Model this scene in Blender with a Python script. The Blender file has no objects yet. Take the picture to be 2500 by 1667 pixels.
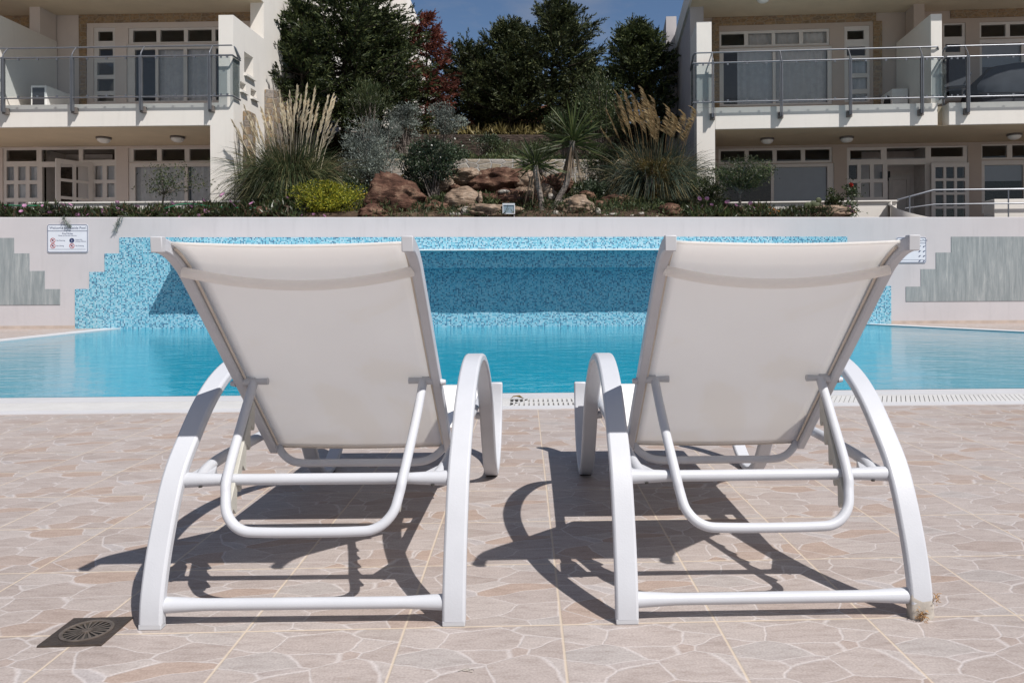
import bpy, bmesh, math, random
import numpy as np
from mathutils import Vector, Matrix, noise
from mathutils.geometry import tessellate_polygon

rng = np.random.default_rng(11)
random.seed(5)
S = bpy.context.scene
C = S.collection
PI = math.pi

# ------------------------------------------------------------------ camera model (metres; wall runs along X, depth along Y)
FPX, CAMH, XP, YP = 1830., .728, 1351., 694.6
PSI, RHO = math.atan(71/1830), .0037
_c, _s = math.cos(RHO), math.sin(RHO)
CF = Vector((math.sin(PSI), math.cos(PSI), 0))
_r = Vector((math.cos(PSI), -math.sin(PSI), 0)); _u = Vector((0, 0, 1))
CR = _r*_c - _u*_s
CU = _u*_c + _r*_s
CO = Vector((0, 0, CAMH))
def ray(px, py): return CF + CR*((px-XP)/FPX) - CU*((py-YP)/FPX)
def atY(px, py, y):
    d = ray(px, py); return CO + d*(y/d.y)
def atZ(px, py, z):
    d = ray(px, py); return CO + d*((z-CAMH)/d.z)

# ------------------------------------------------------------------ object helpers
def setp(o, label=None, cat=None, group=None, kind=None):
    if label: o['label'] = label
    if cat: o['category'] = cat
    if group: o['group'] = group
    if kind: o['kind'] = kind
    return o
def thing(name, label, cat, loc=(0, 0, 0), rotz=0, group=None):
    o = bpy.data.objects.new(name, None); C.objects.link(o)
    o.location = loc; o.rotation_euler = (0, 0, rotz); o.empty_display_size = .1
    return setp(o, label, cat, group)
def link(name, me, mat, parent=None):
    o = bpy.data.objects.new(name, me); C.objects.link(o)
    if mat: me.materials.append(mat)
    if parent: o.parent = parent
    return o

class MB:
    def __init__(s): s.v = []; s.f = []
    def add(s, vs, fs):
        n = len(s.v); s.v += [tuple(p) for p in vs]; s.f += [tuple(i+n for i in f) for f in fs]; return s
    def box(s, x0, x1, y0, y1, z0, z1):
        return s.add([(x0,y0,z0),(x1,y0,z0),(x1,y1,z0),(x0,y1,z0),(x0,y0,z1),(x1,y0,z1),(x1,y1,z1),(x0,y1,z1)],
                     [(3,2,1,0),(4,5,6,7),(0,1,5,4),(1,2,6,5),(2,3,7,6),(3,0,4,7)])
    def obox(s, c, ax, ay, az):
        c = Vector(c); ax, ay, az = Vector(ax), Vector(ay), Vector(az)
        vs = [c+ax*i+ay*j+az*k for k in (-1,1) for i, j in ((-1,-1),(1,-1),(1,1),(-1,1))]
        return s.add(vs, [(3,2,1,0),(4,5,6,7),(0,1,5,4),(1,2,6,5),(2,3,7,6),(3,0,4,7)])
    def prism(s, poly, y0, y1, m=lambda a, b, t: (a, t, b)):
        n = len(poly)
        tri = tessellate_polygon([[Vector((a, b, 0)) for a, b in poly]])
        vs = [m(a, b, y0) for a, b in poly] + [m(a, b, y1) for a, b in poly]
        fs = [tuple(t) for t in tri] + [tuple(i+n for i in reversed(t)) for t in tri]
        fs += [(i, (i+1) % n, (i+1) % n+n, i+n) for i in range(n)]
        return s.add(vs, fs)
    def tube(s, pts, r, n=10, cap=True):
        pts = [Vector(p) for p in pts]; k = len(pts)
        rs = r if hasattr(r, '__len__') else [r]*k
        vs = []; prev = None
        for i, p in enumerate(pts):
            t = (pts[min(i+1, k-1)]-pts[max(i-1, 0)]).normalized()
            if prev is None:
                a = Vector((0, 0, 1)) if abs(t.z) < .9 else Vector((1, 0, 0))
                nx = t.cross(a).normalized()
            else:
                nx = (prev - t*prev.dot(t)).normalized()
            prev = nx; ny = t.cross(nx)
            vs += [p + (nx*math.cos(2*PI*j/n)+ny*math.sin(2*PI*j/n))*rs[i] for j in range(n)]
        fs = [(i*n+j, i*n+(j+1) % n, (i+1)*n+(j+1) % n, (i+1)*n+j) for i in range(k-1) for j in range(n)]
        if cap: fs += [tuple(range(n-1, -1, -1)), tuple(range((k-1)*n, k*n))]
        return s.add(vs, fs)
    def sweep(s, path, u0, u1, th, cap=True):
        """flat bar: path in the (v, z) plane, from u0 to u1 wide, th thick"""
        k = len(path); vs = []
        for i, (a, b) in enumerate(path):
            p0, p1 = path[max(i-1, 0)], path[min(i+1, k-1)]
            d = Vector((p1[0]-p0[0], p1[1]-p0[1])).normalized(); nx, nz = -d.y*th/2, d.x*th/2
            vs += [(u0, a-nx, b-nz), (u1, a-nx, b-nz), (u1, a+nx, b+nz), (u0, a+nx, b+nz)]
        fs = [(i*4+j, (i+1)*4+j, (i+1)*4+(j+1) % 4, i*4+(j+1) % 4) for i in range(k-1) for j in range(4)]
        if cap: fs += [(0, 1, 2, 3), tuple(reversed(range((k-1)*4, k*4)))]
        return s.add(vs, fs)
    def holed(s, rect, holes, t0, t1, m=lambda a, b, t: (a, t, b), back=True):
        """rectangular slab between t0 and t1 with rectangular through holes"""
        a0, a1, b0, b1 = rect
        cl = lambda h: (max(h[0], a0), min(h[1], a1), max(h[2], b0), min(h[3], b1))
        hs = [cl(h) for h in holes]; hs = [h for h in hs if h[0] < h[1]-1e-5 and h[2] < h[3]-1e-5]
        A = sorted({a0, a1, *[h[0] for h in hs], *[h[1] for h in hs]})
        B = sorted({b0, b1, *[h[2] for h in hs], *[h[3] for h in hs]})
        inh = lambda a, b: any(h[0] < a < h[1] and h[2] < b < h[3] for h in hs)
        solid = {}
        for i in range(len(A)-1):
            for j in range(len(B)-1):
                solid[i, j] = not inh((A[i]+A[i+1])/2, (B[j]+B[j+1])/2)
        q = lambda p: s.add(p, [(0, 1, 2, 3)])
        for (i, j), ok in solid.items():
            if not ok: continue
            x0, x1, y0, y1 = A[i], A[i+1], B[j], B[j+1]
            q([m(x0,y0,t0), m(x1,y0,t0), m(x1,y1,t0), m(x0,y1,t0)])
            if back: q([m(x0,y1,t1), m(x1,y1,t1), m(x1,y0,t1), m(x0,y0,t1)])
            for di, dj, e in ((-1,0,((x0,y0),(x0,y1))), (1,0,((x1,y1),(x1,y0))), (0,-1,((x1,y0),(x0,y0))), (0,1,((x0,y1),(x1,y1)))):
                if not solid.get((i+di, j+dj), False):
                    (p, r_), (p2, r2) = e
                    q([m(p,r_,t0), m(p2,r2,t0), m(p2,r2,t1), m(p,r_,t1)])
        return s
    def lathe(s, prof, c=(0, 0, 0), n=20):
        k = len(prof); vs = [(c[0]+r*math.cos(2*PI*j/n), c[1]+r*math.sin(2*PI*j/n), c[2]+z) for r, z in prof for j in range(n)]
        fs = [(i*n+j, i*n+(j+1) % n, (i+1)*n+(j+1) % n, (i+1)*n+j) for i in range(k-1) for j in range(n)]
        return s.add(vs, fs)
    def build(s, name, mat, parent=None, smooth=False, bevel=0, weld=False, loc=None):
        me = bpy.data.meshes.new(name); me.from_pydata(s.v, [], s.f); me.validate()
        bm = bmesh.new(); bm.from_mesh(me)
        if weld: bmesh.ops.remove_doubles(bm, verts=bm.verts, dist=1e-5)
        bmesh.ops.recalc_face_normals(bm, faces=bm.faces); bm.to_mesh(me); bm.free()
        o = link(name, me, mat, parent)
        if smooth:
            me.polygons.foreach_set('use_smooth', [True]*len(me.polygons))
            if smooth != 'all':
                try: me.set_sharp_from_angle(angle=math.radians(40))
                except Exception: pass
        if bevel:
            b = o.modifiers.new('bevel', 'BEVEL'); b.width = bevel; b.segments = 2; b.limit_method = 'ANGLE'; b.angle_limit = math.radians(50)
            b.harden_normals = False
        if loc is not None: o.location = loc
        return o

def smoothpath(pts, per=6):
    """Catmull-Rom through the points"""
    out = []; P = [np.array(p, float) for p in pts]
    for i in range(len(P)-1):
        p0, p1, p2, p3 = P[max(i-1, 0)], P[i], P[i+1], P[min(i+2, len(P)-1)]
        for t in np.arange(per)/per:
            out.append(.5*((2*p1)+(-p0+p2)*t+(2*p0-5*p1+4*p2-p3)*t*t+(-p0+3*p1-3*p2+p3)*t**3))
    out.append(P[-1]); return [tuple(p) for p in out]

def mesh_np(name, V, Fq, mat, parent=None, smooth=False):
    """V (n,3), Fq (m,4) quads"""
    me = bpy.data.meshes.new(name); n, m = len(V), len(Fq)
    me.vertices.add(n); me.vertices.foreach_set('co', np.asarray(V, np.float32).ravel())
    k = Fq.shape[1]
    me.loops.add(m*k); me.loops.foreach_set('vertex_index', np.asarray(Fq, np.int32).ravel())
    me.polygons.add(m); me.polygons.foreach_set('loop_start', np.arange(m, dtype=np.int32)*k)
    try: me.polygons.foreach_set('loop_total', np.full(m, k, np.int32))
    except Exception: pass
    me.update(calc_edges=True); me.validate()
    if smooth: me.polygons.foreach_set('use_smooth', [True]*m)
    return link(name, me, mat, parent)
def unit(a): return a/np.maximum(np.linalg.norm(a, axis=-1, keepdims=True), 1e-9)
def rvec(n): return unit(rng.normal(size=(n, 3)))
def blades(P, D, L, W, bend=0.):
    """leaf-shaped quads (two per blade would be heavier): root P, direction D, length L, width W"""
    n = len(P); D = unit(D); side = unit(np.cross(D, rvec(n)))
    L = np.broadcast_to(L, n)[:, None]; W = np.broadcast_to(W, n)[:, None]
    mid = P+D*L*.5+np.array((0, 0, 1.))*bend*L
    V = np.stack([P, mid+side*W/2, P+D*L, mid-side*W/2], 1).reshape(-1, 3)
    return V, np.arange(n*4).reshape(-1, 4)
def strips(P, D0, L, W, droop, seg=6, side=None):
    """arching leaf strips"""
    n = len(P); D0 = unit(D0); L = np.broadcast_to(L, n)[:, None]; W = np.broadcast_to(W, n)[:, None]
    droop = np.broadcast_to(droop, n)[:, None]
    if side is None: side = unit(np.cross(D0, np.array((0, 0, 1.)))+rng.normal(size=(n, 3))*.35)
    rows = []
    for i in range(seg+1):
        t = i/seg
        c = P+D0*L*t-np.array((0, 0, 1.))*droop*L*t**2.2
        w = W*(np.sin(PI*min(.12+.88*t, 1.))**.6 if i < seg else .05)
        rows += [c-side*w/2, c+side*w/2]
    V = np.stack(rows, 1); k = 2*(seg+1); V = V.reshape(-1, 3)
    q = np.array([(2*i, 2*i+1, 2*i+3, 2*i+2) for i in range(seg)])
    return V, (q[None]+(np.arange(n)*k)[:, None, None]).reshape(-1, 4)
def join(parts):
    off = 0; Vs = []; Fs = []
    for V, Fq in parts: Vs.append(V); Fs.append(Fq+off); off += len(V)
    return np.concatenate(Vs), np.concatenate(Fs)

# ------------------------------------------------------------------ materials
def new_mat(name):
    m = bpy.data.materials.new(name); m.use_nodes = True
    nt = m.node_tree; nt.nodes.clear()
    out = nt.nodes.new('ShaderNodeOutputMaterial')
    return m, nt, out
class NT:
    def __init__(s, nt): s.nt = nt
    def __call__(s, typ, ins=None, **kw):
        n = s.nt.nodes.new('ShaderNode'+typ)
        for k, v in kw.items(): setattr(n, k, v)
        for k, v in (ins or {}).items():
            sock = n.inputs[k]
            if isinstance(v, bpy.types.NodeSocket): s.nt.links.new(v, sock)
            else:
                sock.default_value = (*v, 1) if (hasattr(v, '__len__') and len(v) == 3 and sock.type == 'RGBA') else v
        return n
    def link(s, a, b): s.nt.links.new(a, b)
    def mix(s, fac, a, b, typ='MIX'):
        n = s.nt.nodes.new('ShaderNodeMix'); n.data_type = 'RGBA'; n.blend_type = typ
        for sock, v in ((n.inputs[0], fac), (n.inputs[6], a), (n.inputs[7], b)):
            if isinstance(v, bpy.types.NodeSocket): s.nt.links.new(v, sock)
            else: sock.default_value = (*v, 1) if hasattr(v, '__len__') and len(v) == 3 else v
        return n.outputs[2]
    def math(s, op, a, b=0., c=0., clamp=False):
        n = s.nt.nodes.new('ShaderNodeMath'); n.operation = op; n.use_clamp = clamp
        for i, v in enumerate((a, b, c)):
            if isinstance(v, bpy.types.NodeSocket): s.nt.links.new(v, n.inputs[i])
            else: n.inputs[i].default_value = v
        return n.outputs[0]
    def ramp(s, fac, stops, interp='LINEAR'):
        n = s.nt.nodes.new('ShaderNodeValToRGB'); cr = n.color_ramp; cr.interpolation = interp
        while len(cr.elements) < len(stops): cr.elements.new(.5)
        for e, (p, c) in zip(cr.elements, stops): e.position = p; e.color = (*c, 1)
        s.nt.links.new(fac, n.inputs[0]); return n.outputs[0]

def mat_plain(name, col, rough=.6, var=.06, scale=6., bump=.0, bscale=60., spec=.3, metal=0., dirt=None):
    m, nt, out = new_mat(name); N = NT(nt)
    co = N('TexCoord').outputs['Object']
    nz = N('TexNoise', {'Vector': co, 'Scale': scale, 'Detail': 6., 'Roughness': .6}).outputs[0]
    lo = tuple(max(c*(1-var*2), 0) for c in col); hi = tuple(min(c*(1+var), 1) for c in col)
    c = N.ramp(nz, [(.3, lo), (.62, col), (.8, hi)])
    if dirt:
        sc = N('Mapping', {'Vector': co, 'Scale': (3., 3., .35)}).outputs[0]
        d = N('TexNoise', {'Vector': sc, 'Scale': 2.2, 'Detail': 8., 'Roughness': .7}).outputs[0]
        c = N.mix(N.math('MULTIPLY', N.ramp(d, [(.52, (0,0,0)), (.75, (1,1,1))]), dirt), c, tuple(k*.72 for k in col))
    b = N('BsdfPrincipled', {'Base Color': c, 'Roughness': rough, 'Specular IOR Level': spec, 'Metallic': metal})
    if bump:
        h = N('TexNoise', {'Vector': co, 'Scale': bscale, 'Detail': 4.}).outputs[0]
        bp = N('Bump', {'Height': h, 'Strength': bump, 'Distance': .01}); N.link(bp.outputs[0], b.inputs['Normal'])
    N.link(b.outputs[0], out.inputs[0]); return m

def mat_leaf(name, cols, trans=.3, rough=.5, spec=.3, scale=1.2):
    m, nt, out = new_mat(name); N = NT(nt)
    g = N('NewGeometry'); r = g.outputs['Random Per Island']
    k = len(cols); c = N.ramp(r, [(i/(max(k-1, 1)), cc) for i, cc in enumerate(cols)])
    nz = N('TexNoise', {'Vector': N('TexCoord').outputs['Object'], 'Scale': scale, 'Detail': 2.}).outputs[0]
    c = N.mix(1., c, N.ramp(nz, [(.3, (.46, .46, .46)), (.7, (1.2, 1.2, 1.12))]), 'MULTIPLY')
    p = N('BsdfPrincipled', {'Base Color': c, 'Roughness': rough, 'Specular IOR Level': spec})
    t = N('BsdfTranslucent', {'Color': c})
    mx = N('MixShader', {0: trans, 1: p.outputs[0], 2: t.outputs[0]})
    N.link(mx.outputs[0], out.inputs[0]); return m

def mat_fabric(name, trans):
    m, nt, out = new_mat(name); N = NT(nt)
    co = N('TexCoord').outputs['Object']
    w = N('TexWave', {'Vector': co, 'Scale': 260., 'Distortion': .4}, bands_direction='X').outputs[0]
    nz = N('TexNoise', {'Vector': co, 'Scale': 5., 'Detail': 5.}).outputs[0]
    c = N.mix(.5, N.ramp(nz, [(.3, (.92, .90, .88)), (.7, (.96, .945, .925))]), N.mix(w, (.90, .88, .86), (.98, .965, .95)))
    sn = N('TexNoise', {'Vector': co, 'Scale': 3.2, 'Detail': 5., 'Roughness': .55, 'Distortion': .8}).outputs[0]
    c = N.mix(N.math('MULTIPLY', N.ramp(sn, [(.54, (0, 0, 0)), (.62, (1, 1, 1))]), .16), c, (.86, .80, .70))
    d = N('BsdfDiffuse', {'Color': c}); t = N('BsdfTranslucent', {'Color': c})
    g = N('TexNoise', {'Vector': co, 'Scale': 320.}).outputs[0]
    bp = N('Bump', {'Height': g, 'Strength': .25, 'Distance': .002}); N.link(bp.outputs[0], d.inputs['Normal'])
    mx = N('MixShader', {0: trans, 1: d.outputs[0], 2: t.outputs[0]}); N.link(mx.outputs[0], out.inputs[0]); return m

def mat_deck():
    m, nt, out = new_mat('printed_floor_tiles'); N = NT(nt)
    co = N('TexCoord').outputs['Object']
    mp = N('Mapping', {'Vector': co, 'Location': (.256/.3328, -1.603/.352, 0), 'Scale': (1/.3328, 1/.352, 1)}).outputs[0]
    fr = N('VectorMath', {0: mp}, operation='FRACTION').outputs[0]
    fl = N('VectorMath', {0: mp}, operation='FLOOR').outputs[0]
    wn = N('TexWhiteNoise', {'Vector': fl}, noise_dimensions='3D')
    # every tile is one of three prints
    k = N.math('MULTIPLY', N.math('FLOOR', N.math('MULTIPLY', wn.outputs[0], 2.999)), 7.31)
    sx = N('SeparateXYZ', {0: fr})
    warp = N('TexNoise', {'Vector': fr, 'Scale': 3., 'Detail': 2.}).outputs[1]
    vv = N('CombineXYZ', {0: N.math('MULTIPLY', sx.outputs[0], 2.5), 1: N.math('MULTIPLY', sx.outputs[1], 4.7), 2: k}).outputs[0]
    vv = N('VectorMath', {0: vv, 1: N('VectorMath', {0: warp, 1: (.42, .42, 0)}, operation='MULTIPLY').outputs[0]}, operation='ADD').outputs[0]
    e = N('TexVoronoi', {'Vector': vv, 'Scale': 1.}, feature='DISTANCE_TO_EDGE').outputs['Distance']
    cell = N('TexVoronoi', {'Vector': vv, 'Scale': 1.}, feature='F1').outputs['Color']
    sc = N('SeparateColor', {0: cell})
    stone = N.ramp(sc.outputs[0], [(0, (.325, .28, .262)), (.25, (.36, .315, .298)), (.5, (.385, .345, .33)), (.72, (.35, .325, .318)), (.86, (.345, .265, .222)), (.93, (.34, .29, .27)), (1, (.38, .362, .37))])
    # streaks inside the printed stones
    st = N('Mapping', {'Vector': co, 'Scale': (9., 34., 1), 'Rotation': (0, 0, .5)}).outputs[0]
    sn = N('TexNoise', {'Vector': st, 'Scale': 1.6, 'Detail': 8., 'Roughness': .7}).outputs[0]
    stone = N.mix(1., stone, N.ramp(sn, [(.25, (.76, .72, .70)), (.5, (1.04, 1.04, 1.04)), (.75, (1.17, 1.16, 1.16))]), 'MULTIPLY')
    big = N('TexNoise', {'Vector': co, 'Scale': .9, 'Detail': 4.}).outputs[0]
    stone = N.mix(1., stone, N.ramp(big, [(.3, (.93, .92, .91)), (.7, (1.05, 1.05, 1.05))]), 'MULTIPLY')
    line = N.ramp(e, [(.006, (1, 1, 1)), (.026, (0, 0, 0))])
    c = N.mix(N.math('MULTIPLY', line, .66), stone, (.52, .485, .48))
    gn = N('TexNoise', {'Vector': co, 'Scale': 210., 'Detail': 3.}).outputs[0]
    c = N.mix(1., c, N.ramp(gn, [(.3, (.86, .85, .84)), (.7, (1.13, 1.13, 1.13))]), 'MULTIPLY')
    # real joints between tiles
    def edge(s_): return N.math('MINIMUM', s_, N.math('SUBTRACT', 1., s_))
    jd = N.math('MINIMUM', edge(sx.outputs[0]), edge(sx.outputs[1]))
    joint = N.ramp(jd, [(.0055, (1, 1, 1)), (.0095, (0, 0, 0))])
    c = N.mix(N.math('MULTIPLY', joint, .8), c, (.55, .46, .36))
    # faint dirt spots
    dn = N('TexNoise', {'Vector': co, 'Scale': 38., 'Detail': 3.}).outputs[0]
    c = N.mix(N.math('MULTIPLY', N.ramp(dn, [(.66, (0,0,0)), (.74, (1,1,1))]), .35), c, (.33, .27, .22))
    b = N('BsdfPrincipled', {'Base Color': c, 'Roughness': .55, 'Specular IOR Level': .3})
    h = N.math('SUBTRACT', N.math('MULTIPLY', sn, .35), N.math('ADD', N.math('MULTIPLY', line, .5), joint))
    bp = N('Bump', {'Height': h, 'Strength': .35, 'Distance': .003}); N.link(bp.outputs[0], b.inputs['Normal'])
    N.link(b.outputs[0], out.inputs[0]); return m

def mat_mosaic(name, stops, grout, size=.0235, use='XZ', rough=.2):
    m, nt, out = new_mat(name); N = NT(nt)
    co = N('TexCoord').outputs['Object']
    mp = N('Mapping', {'Vector': co, 'Scale': (1/size,)*3, 'Location': (.37, .37, .37)}).outputs[0]
    s = N('SeparateXYZ', {0: mp}); a, b = {'XZ': (0, 2), 'XY': (0, 1), 'YZ': (1, 2)}[use]
    v = N('CombineXYZ', {0: s.outputs[a], 1: s.outputs[b]}).outputs[0]
    wn = N('TexWhiteNoise', {'Vector': N('VectorMath', {0: v}, operation='FLOOR').outputs[0]}, noise_dimensions='2D').outputs[0]
    c = N.ramp(wn, stops, 'CONSTANT')
    fr = N('SeparateXYZ', {0: N('VectorMath', {0: v}, operation='FRACTION').outputs[0]})
    ed = lambda q: N.math('MINIMUM', q, N.math('SUBTRACT', 1., q))
    j = N.math('MINIMUM', ed(fr.outputs[0]), ed(fr.outputs[1]))
    c = N.mix(N.ramp(j, [(.09, (1,1,1)), (.14, (0,0,0))]), c, grout)
    p = N('BsdfPrincipled', {'Base Color': c, 'Roughness': rough, 'Specular IOR Level': .4}); N.link(p.outputs[0], out.inputs[0]); return m

def mat_water():
    m, nt, out = new_mat('pool_water'); N = NT(nt)
    co = N('TexCoord').outputs['Object']
    n1 = N('TexNoise', {'Vector': N('Mapping', {'Vector': co, 'Scale': (1., 1.7, 1)}).outputs[0], 'Scale': 4.2, 'Detail': 4., 'Roughness': .6, 'Distortion': .5}).outputs[0]
    n2 = N('TexNoise', {'Vector': N('Mapping', {'Vector': co, 'Scale': (1., 1.9, 1), 'Rotation': (0,0,.3)}).outputs[0], 'Scale': 1.7, 'Detail': 2.}).outputs[0]
    bp = N('Bump', {'Height': N.math('ADD', n1, N.math('MULTIPLY', n2, 1.4)), 'Strength': 1., 'Distance': .0052})
    nr = bp.outputs[0]
    fr = N('Fresnel', {'IOR': 1.33, 'Normal': nr}).outputs[0]
    tr = N('BsdfTransparent', {'Color': (.72, .97, 1.)})
    gl = N('BsdfGlossy', {'Color': (1, 1, 1), 'Roughness': .015, 'Normal': nr})
    body = N('MixShader', {0: .78, 1: tr.outputs[0], 2: N('BsdfDiffuse', {'Color': (.003, .33, .47)}).outputs[0]})   # light scattered in the water
    mx = N('MixShader', {0: fr, 1: body.outputs[0], 2: gl.outputs[0]}); N.link(mx.outputs[0], out.inputs[0]); return m

def mat_glass(name, tint, refl=.1, rough=.02):
    m, nt, out = new_mat(name); N = NT(nt)
    fr = N('Fresnel', {'IOR': 1.5}).outputs[0]
    fac = N.math('MINIMUM', N.math('ADD', N.math('MULTIPLY', fr, .6), refl), .5)
    mx = N('MixShader', {0: fac, 1: N('BsdfTransparent', {'Color': tint}).outputs[0], 2: N('BsdfGlossy', {'Roughness': rough}).outputs[0]})
    N.link(mx.outputs[0], out.inputs[0]); return m

def mat_stone(name, c1, c2, c3, grout, sx=4., sz=7.):
    m, nt, out = new_mat(name); N = NT(nt)
    co = N('TexCoord').outputs['Object']
    s = N('SeparateXYZ', {0: co})
    v = N('CombineXYZ', {0: N.math('MULTIPLY', N.math('ADD', s.outputs[0], s.outputs[1]), sx), 1: N.math('MULTIPLY', s.outputs[2], sz)}).outputs[0]
    e = N('TexVoronoi', {'Vector': v, 'Scale': 1., 'Randomness': .75}, feature='DISTANCE_TO_EDGE', voronoi_dimensions='2D').outputs['Distance']
    cc = N('SeparateColor', {0: N('TexVoronoi', {'Vector': v, 'Scale': 1., 'Randomness': .75}, voronoi_dimensions='2D').outputs['Color']}).outputs[0]
    c = N.ramp(cc, [(0, c1), (.5, c2), (1, c3)])
    nz = N('TexNoise', {'Vector': co, 'Scale': 22., 'Detail': 6.}).outputs[0]
    c = N.mix(1., c, N.ramp(nz, [(.3, (.7, .7, .7)), (.7, (1.2, 1.2, 1.2))]), 'MULTIPLY')
    l = N.ramp(e, [(.03, (1,1,1)), (.08, (0,0,0))])
    c = N.mix(l, c, grout)
    b = N('BsdfPrincipled', {'Base Color': c, 'Roughness': .85, 'Specular IOR Level': .2})
    bp = N('Bump', {'Height': N.math('ADD', N.math('MULTIPLY', nz, .4), N.math('MULTIPLY', l, -1.)), 'Strength': .6, 'Distance': .02}); N.link(bp.outputs[0], b.inputs['Normal'])
    N.link(b.outputs[0], out.inputs[0]); return m

def mat_rock(name, c1, c2, c3):
    m, nt, out = new_mat(name); N = NT(nt)
    co = N('TexCoord').outputs['Object']
    a = N('TexNoise', {'Vector': co, 'Scale': 4., 'Detail': 10., 'Roughness': .7}).outputs[0]
    b_ = N('TexNoise', {'Vector': N('Mapping', {'Vector': co, 'Scale': (6, 6, 22), 'Rotation': (.3, .2, 0)}).outputs[0], 'Scale': 1.2, 'Detail': 6.}).outputs[0]
    c = N.ramp(a, [(.3, c1), (.5, c2), (.68, c3)])
    c = N.mix(1., c, N.ramp(b_, [(.3, (.65, .65, .65)), (.6, (1.15, 1.15, 1.15))]), 'MULTIPLY')
    p = N('BsdfPrincipled', {'Base Color': c, 'Roughness': .9, 'Specular IOR Level': .15})
    bp = N('Bump', {'Height': N.math('ADD', a, b_), 'Strength': .8, 'Distance': .05}); N.link(bp.outputs[0], p.inputs['Normal'])
    N.link(p.outputs[0], out.inputs[0]); return m

def mat_panel():
    m, nt, out = new_mat('streaked_grey_green_paint'); N = NT(nt)
    co = N('TexCoord').outputs['Object']
    a = N('TexNoise', {'Vector': N('Mapping', {'Vector': co, 'Scale': (9., 1, .9)}).outputs[0], 'Scale': 1.7, 'Detail': 8., 'Roughness': .7, 'Distortion': .3}).outputs[0]
    c = N.ramp(a, [(.28, (.175, .20, .212)), (.46, (.24, .268, .28)), (.58, (.30, .325, .335)), (.74, (.43, .45, .455))])
    p = N('BsdfPrincipled', {'Base Color': c, 'Roughness': .7, 'Specular IOR Level': .2}); N.link(p.outputs[0], out.inputs[0]); return m

M = {}
M['metal'] = mat_plain('white_powder_coated_metal', (.505, .52, .56), .42, .03, 9., bump=.05, bscale=240., spec=.4)
M['plastic'] = mat_plain('white_plastic', (.49, .50, .53), .45, .03, 20., spec=.4)
M['rack'] = mat_plain('ivory_plastic', (.46, .45, .41), .5, .05, 20.)
M['fabric'] = mat_fabric('sling_fabric', .64)
M['fabric_seat'] = mat_fabric('seat_sling_fabric', .12)
M['piping'] = mat_plain('cream_piping', (.62, .56, .49), .8, .05, 30.)
M['pad'] = mat_plain('brown_rubber', (.05, .04, .035), .8)
M['deck'] = mat_deck()
M['coping'] = mat_plain('white_coping', (.55, .55, .57), .5, .04, 3., bump=.05)
M['grate'] = mat_plain('white_grate_plastic', (.58, .575, .57), .5, .04, 5.)
M['dark'] = mat_plain('dark_cavity', (.05, .046, .042), .9)
M['mosaic'] = mat_mosaic('blue_wall_mosaic', [(0, (.36, .53, .62)), (.24, (.23, .48, .60)), (.44, (.115, .41, .54)), (.61, (.045, .28, .43)), (.75, (.010, .13, .26)), (.87, (.002, .045, .14))], (.25, .47, .57))
_bas = [(0, (.07, .66, .82)), (.5, (.035, .58, .76)), (.85, (.02, .44, .66))]
M['basin'] = mat_mosaic('pool_basin_mosaic', _bas, (.12, .62, .76), .03, 'XY')
M['water'] = mat_water()
M['wall'] = mat_plain('lilac_white_wall_paint', (.505, .485, .505), .75, .03, 1.4, bump=.08, bscale=90., spec=.2, dirt=.35)
M['cream'] = mat_plain('cream_render', (.70, .67, .63), .8, .03, 1.2, bump=.08, bscale=70., spec=.2, dirt=.25)
M['cream2'] = mat_plain('beige_facade_render', (.60, .535, .50), .8, .04, 1.2, bump=.06, bscale=70., spec=.2)
M['cream3'] = mat_plain('taupe_facade_render', (.45, .38, .335), .8, .04, 1.2, bump=.06, bscale=70., spec=.2)
M['soffit'] = mat_plain('beige_soffit_render', (.60, .50, .37), .85, .05, 1.5, spec=.1)
M['shade_render'] = mat_plain('shade_toned_render', (.42, .40, .41), .85, .05, 1.5, spec=.1)  # shade on the right building's side, put into the colour as grey
M['panel'] = mat_panel()
M['skirting'] = mat_plain('beige_skirting_tile', (.50, .42, .37), .6, .12, 4.)
M['sign'] = mat_plain('white_sign_board', (.62, .65, .72), .4, .02)
M['navy'] = mat_plain('navy_print', (.03, .045, .12), .5)
M['red'] = mat_plain('red_print', (.42, .08, .08), .5)
M['upvc'] = mat_plain('white_window_frame', (.62, .59, .57), .45, .03, 4.)
M['pane'] = mat_glass('window_glass', (.80, .81, .83), .035)
M['railglass'] = mat_glass('balustrade_glass', (.86, .895, .905), .005)
M['steel'] = mat_plain('grey_steel', (.20, .21, .235), .35, .08, 8., spec=.5, metal=.55)
M['steelbox'] = mat_plain('brown_steel_bracket', (.16, .14, .13), .5, .1, 8.)
M['stoneband'] = mat_stone('brown_stone_cladding', (.27, .18, .11), (.34, .24, .14), (.23, .17, .12), (.30, .25, .19), 5., 12.)
M['rubble'] = mat_stone('rubble_stone', (.20, .17, .145), (.27, .19, .11), (.30, .275, .26), (.24, .22, .205), 5., 8.)
M['greystone'] = mat_stone('grey_rubble_stone', (.25, .225, .20), (.31, .26, .19), (.33, .31, .29), (.36, .35, .34), 4.2, 9.)
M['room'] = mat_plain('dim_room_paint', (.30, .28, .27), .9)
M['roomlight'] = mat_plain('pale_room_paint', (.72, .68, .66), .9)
M['curtain'] = mat_plain('grey_curtain', (.84, .82, .80), .9, .08, 9.)
M['curtainw'] = mat_plain('white_curtain', (.78, .80, .82), .9, .08, 9.)
M['blind'] = mat_plain('pale_blue_blind', (.44, .48, .52), .7, .03)
M['lampglass'] = mat_plain('white_lamp_glass', (.74, .72, .70), .3)
M['ac'] = mat_plain('white_unit_casing', (.75, .75, .74), .4, .04)
M['acgrille'] = mat_plain('dark_grille', (.035, .035, .04), .6)
M['cover'] = mat_plain('charcoal_cover', (.035, .038, .05), .6, .15, 5., bump=.3, bscale=6.)
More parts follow.
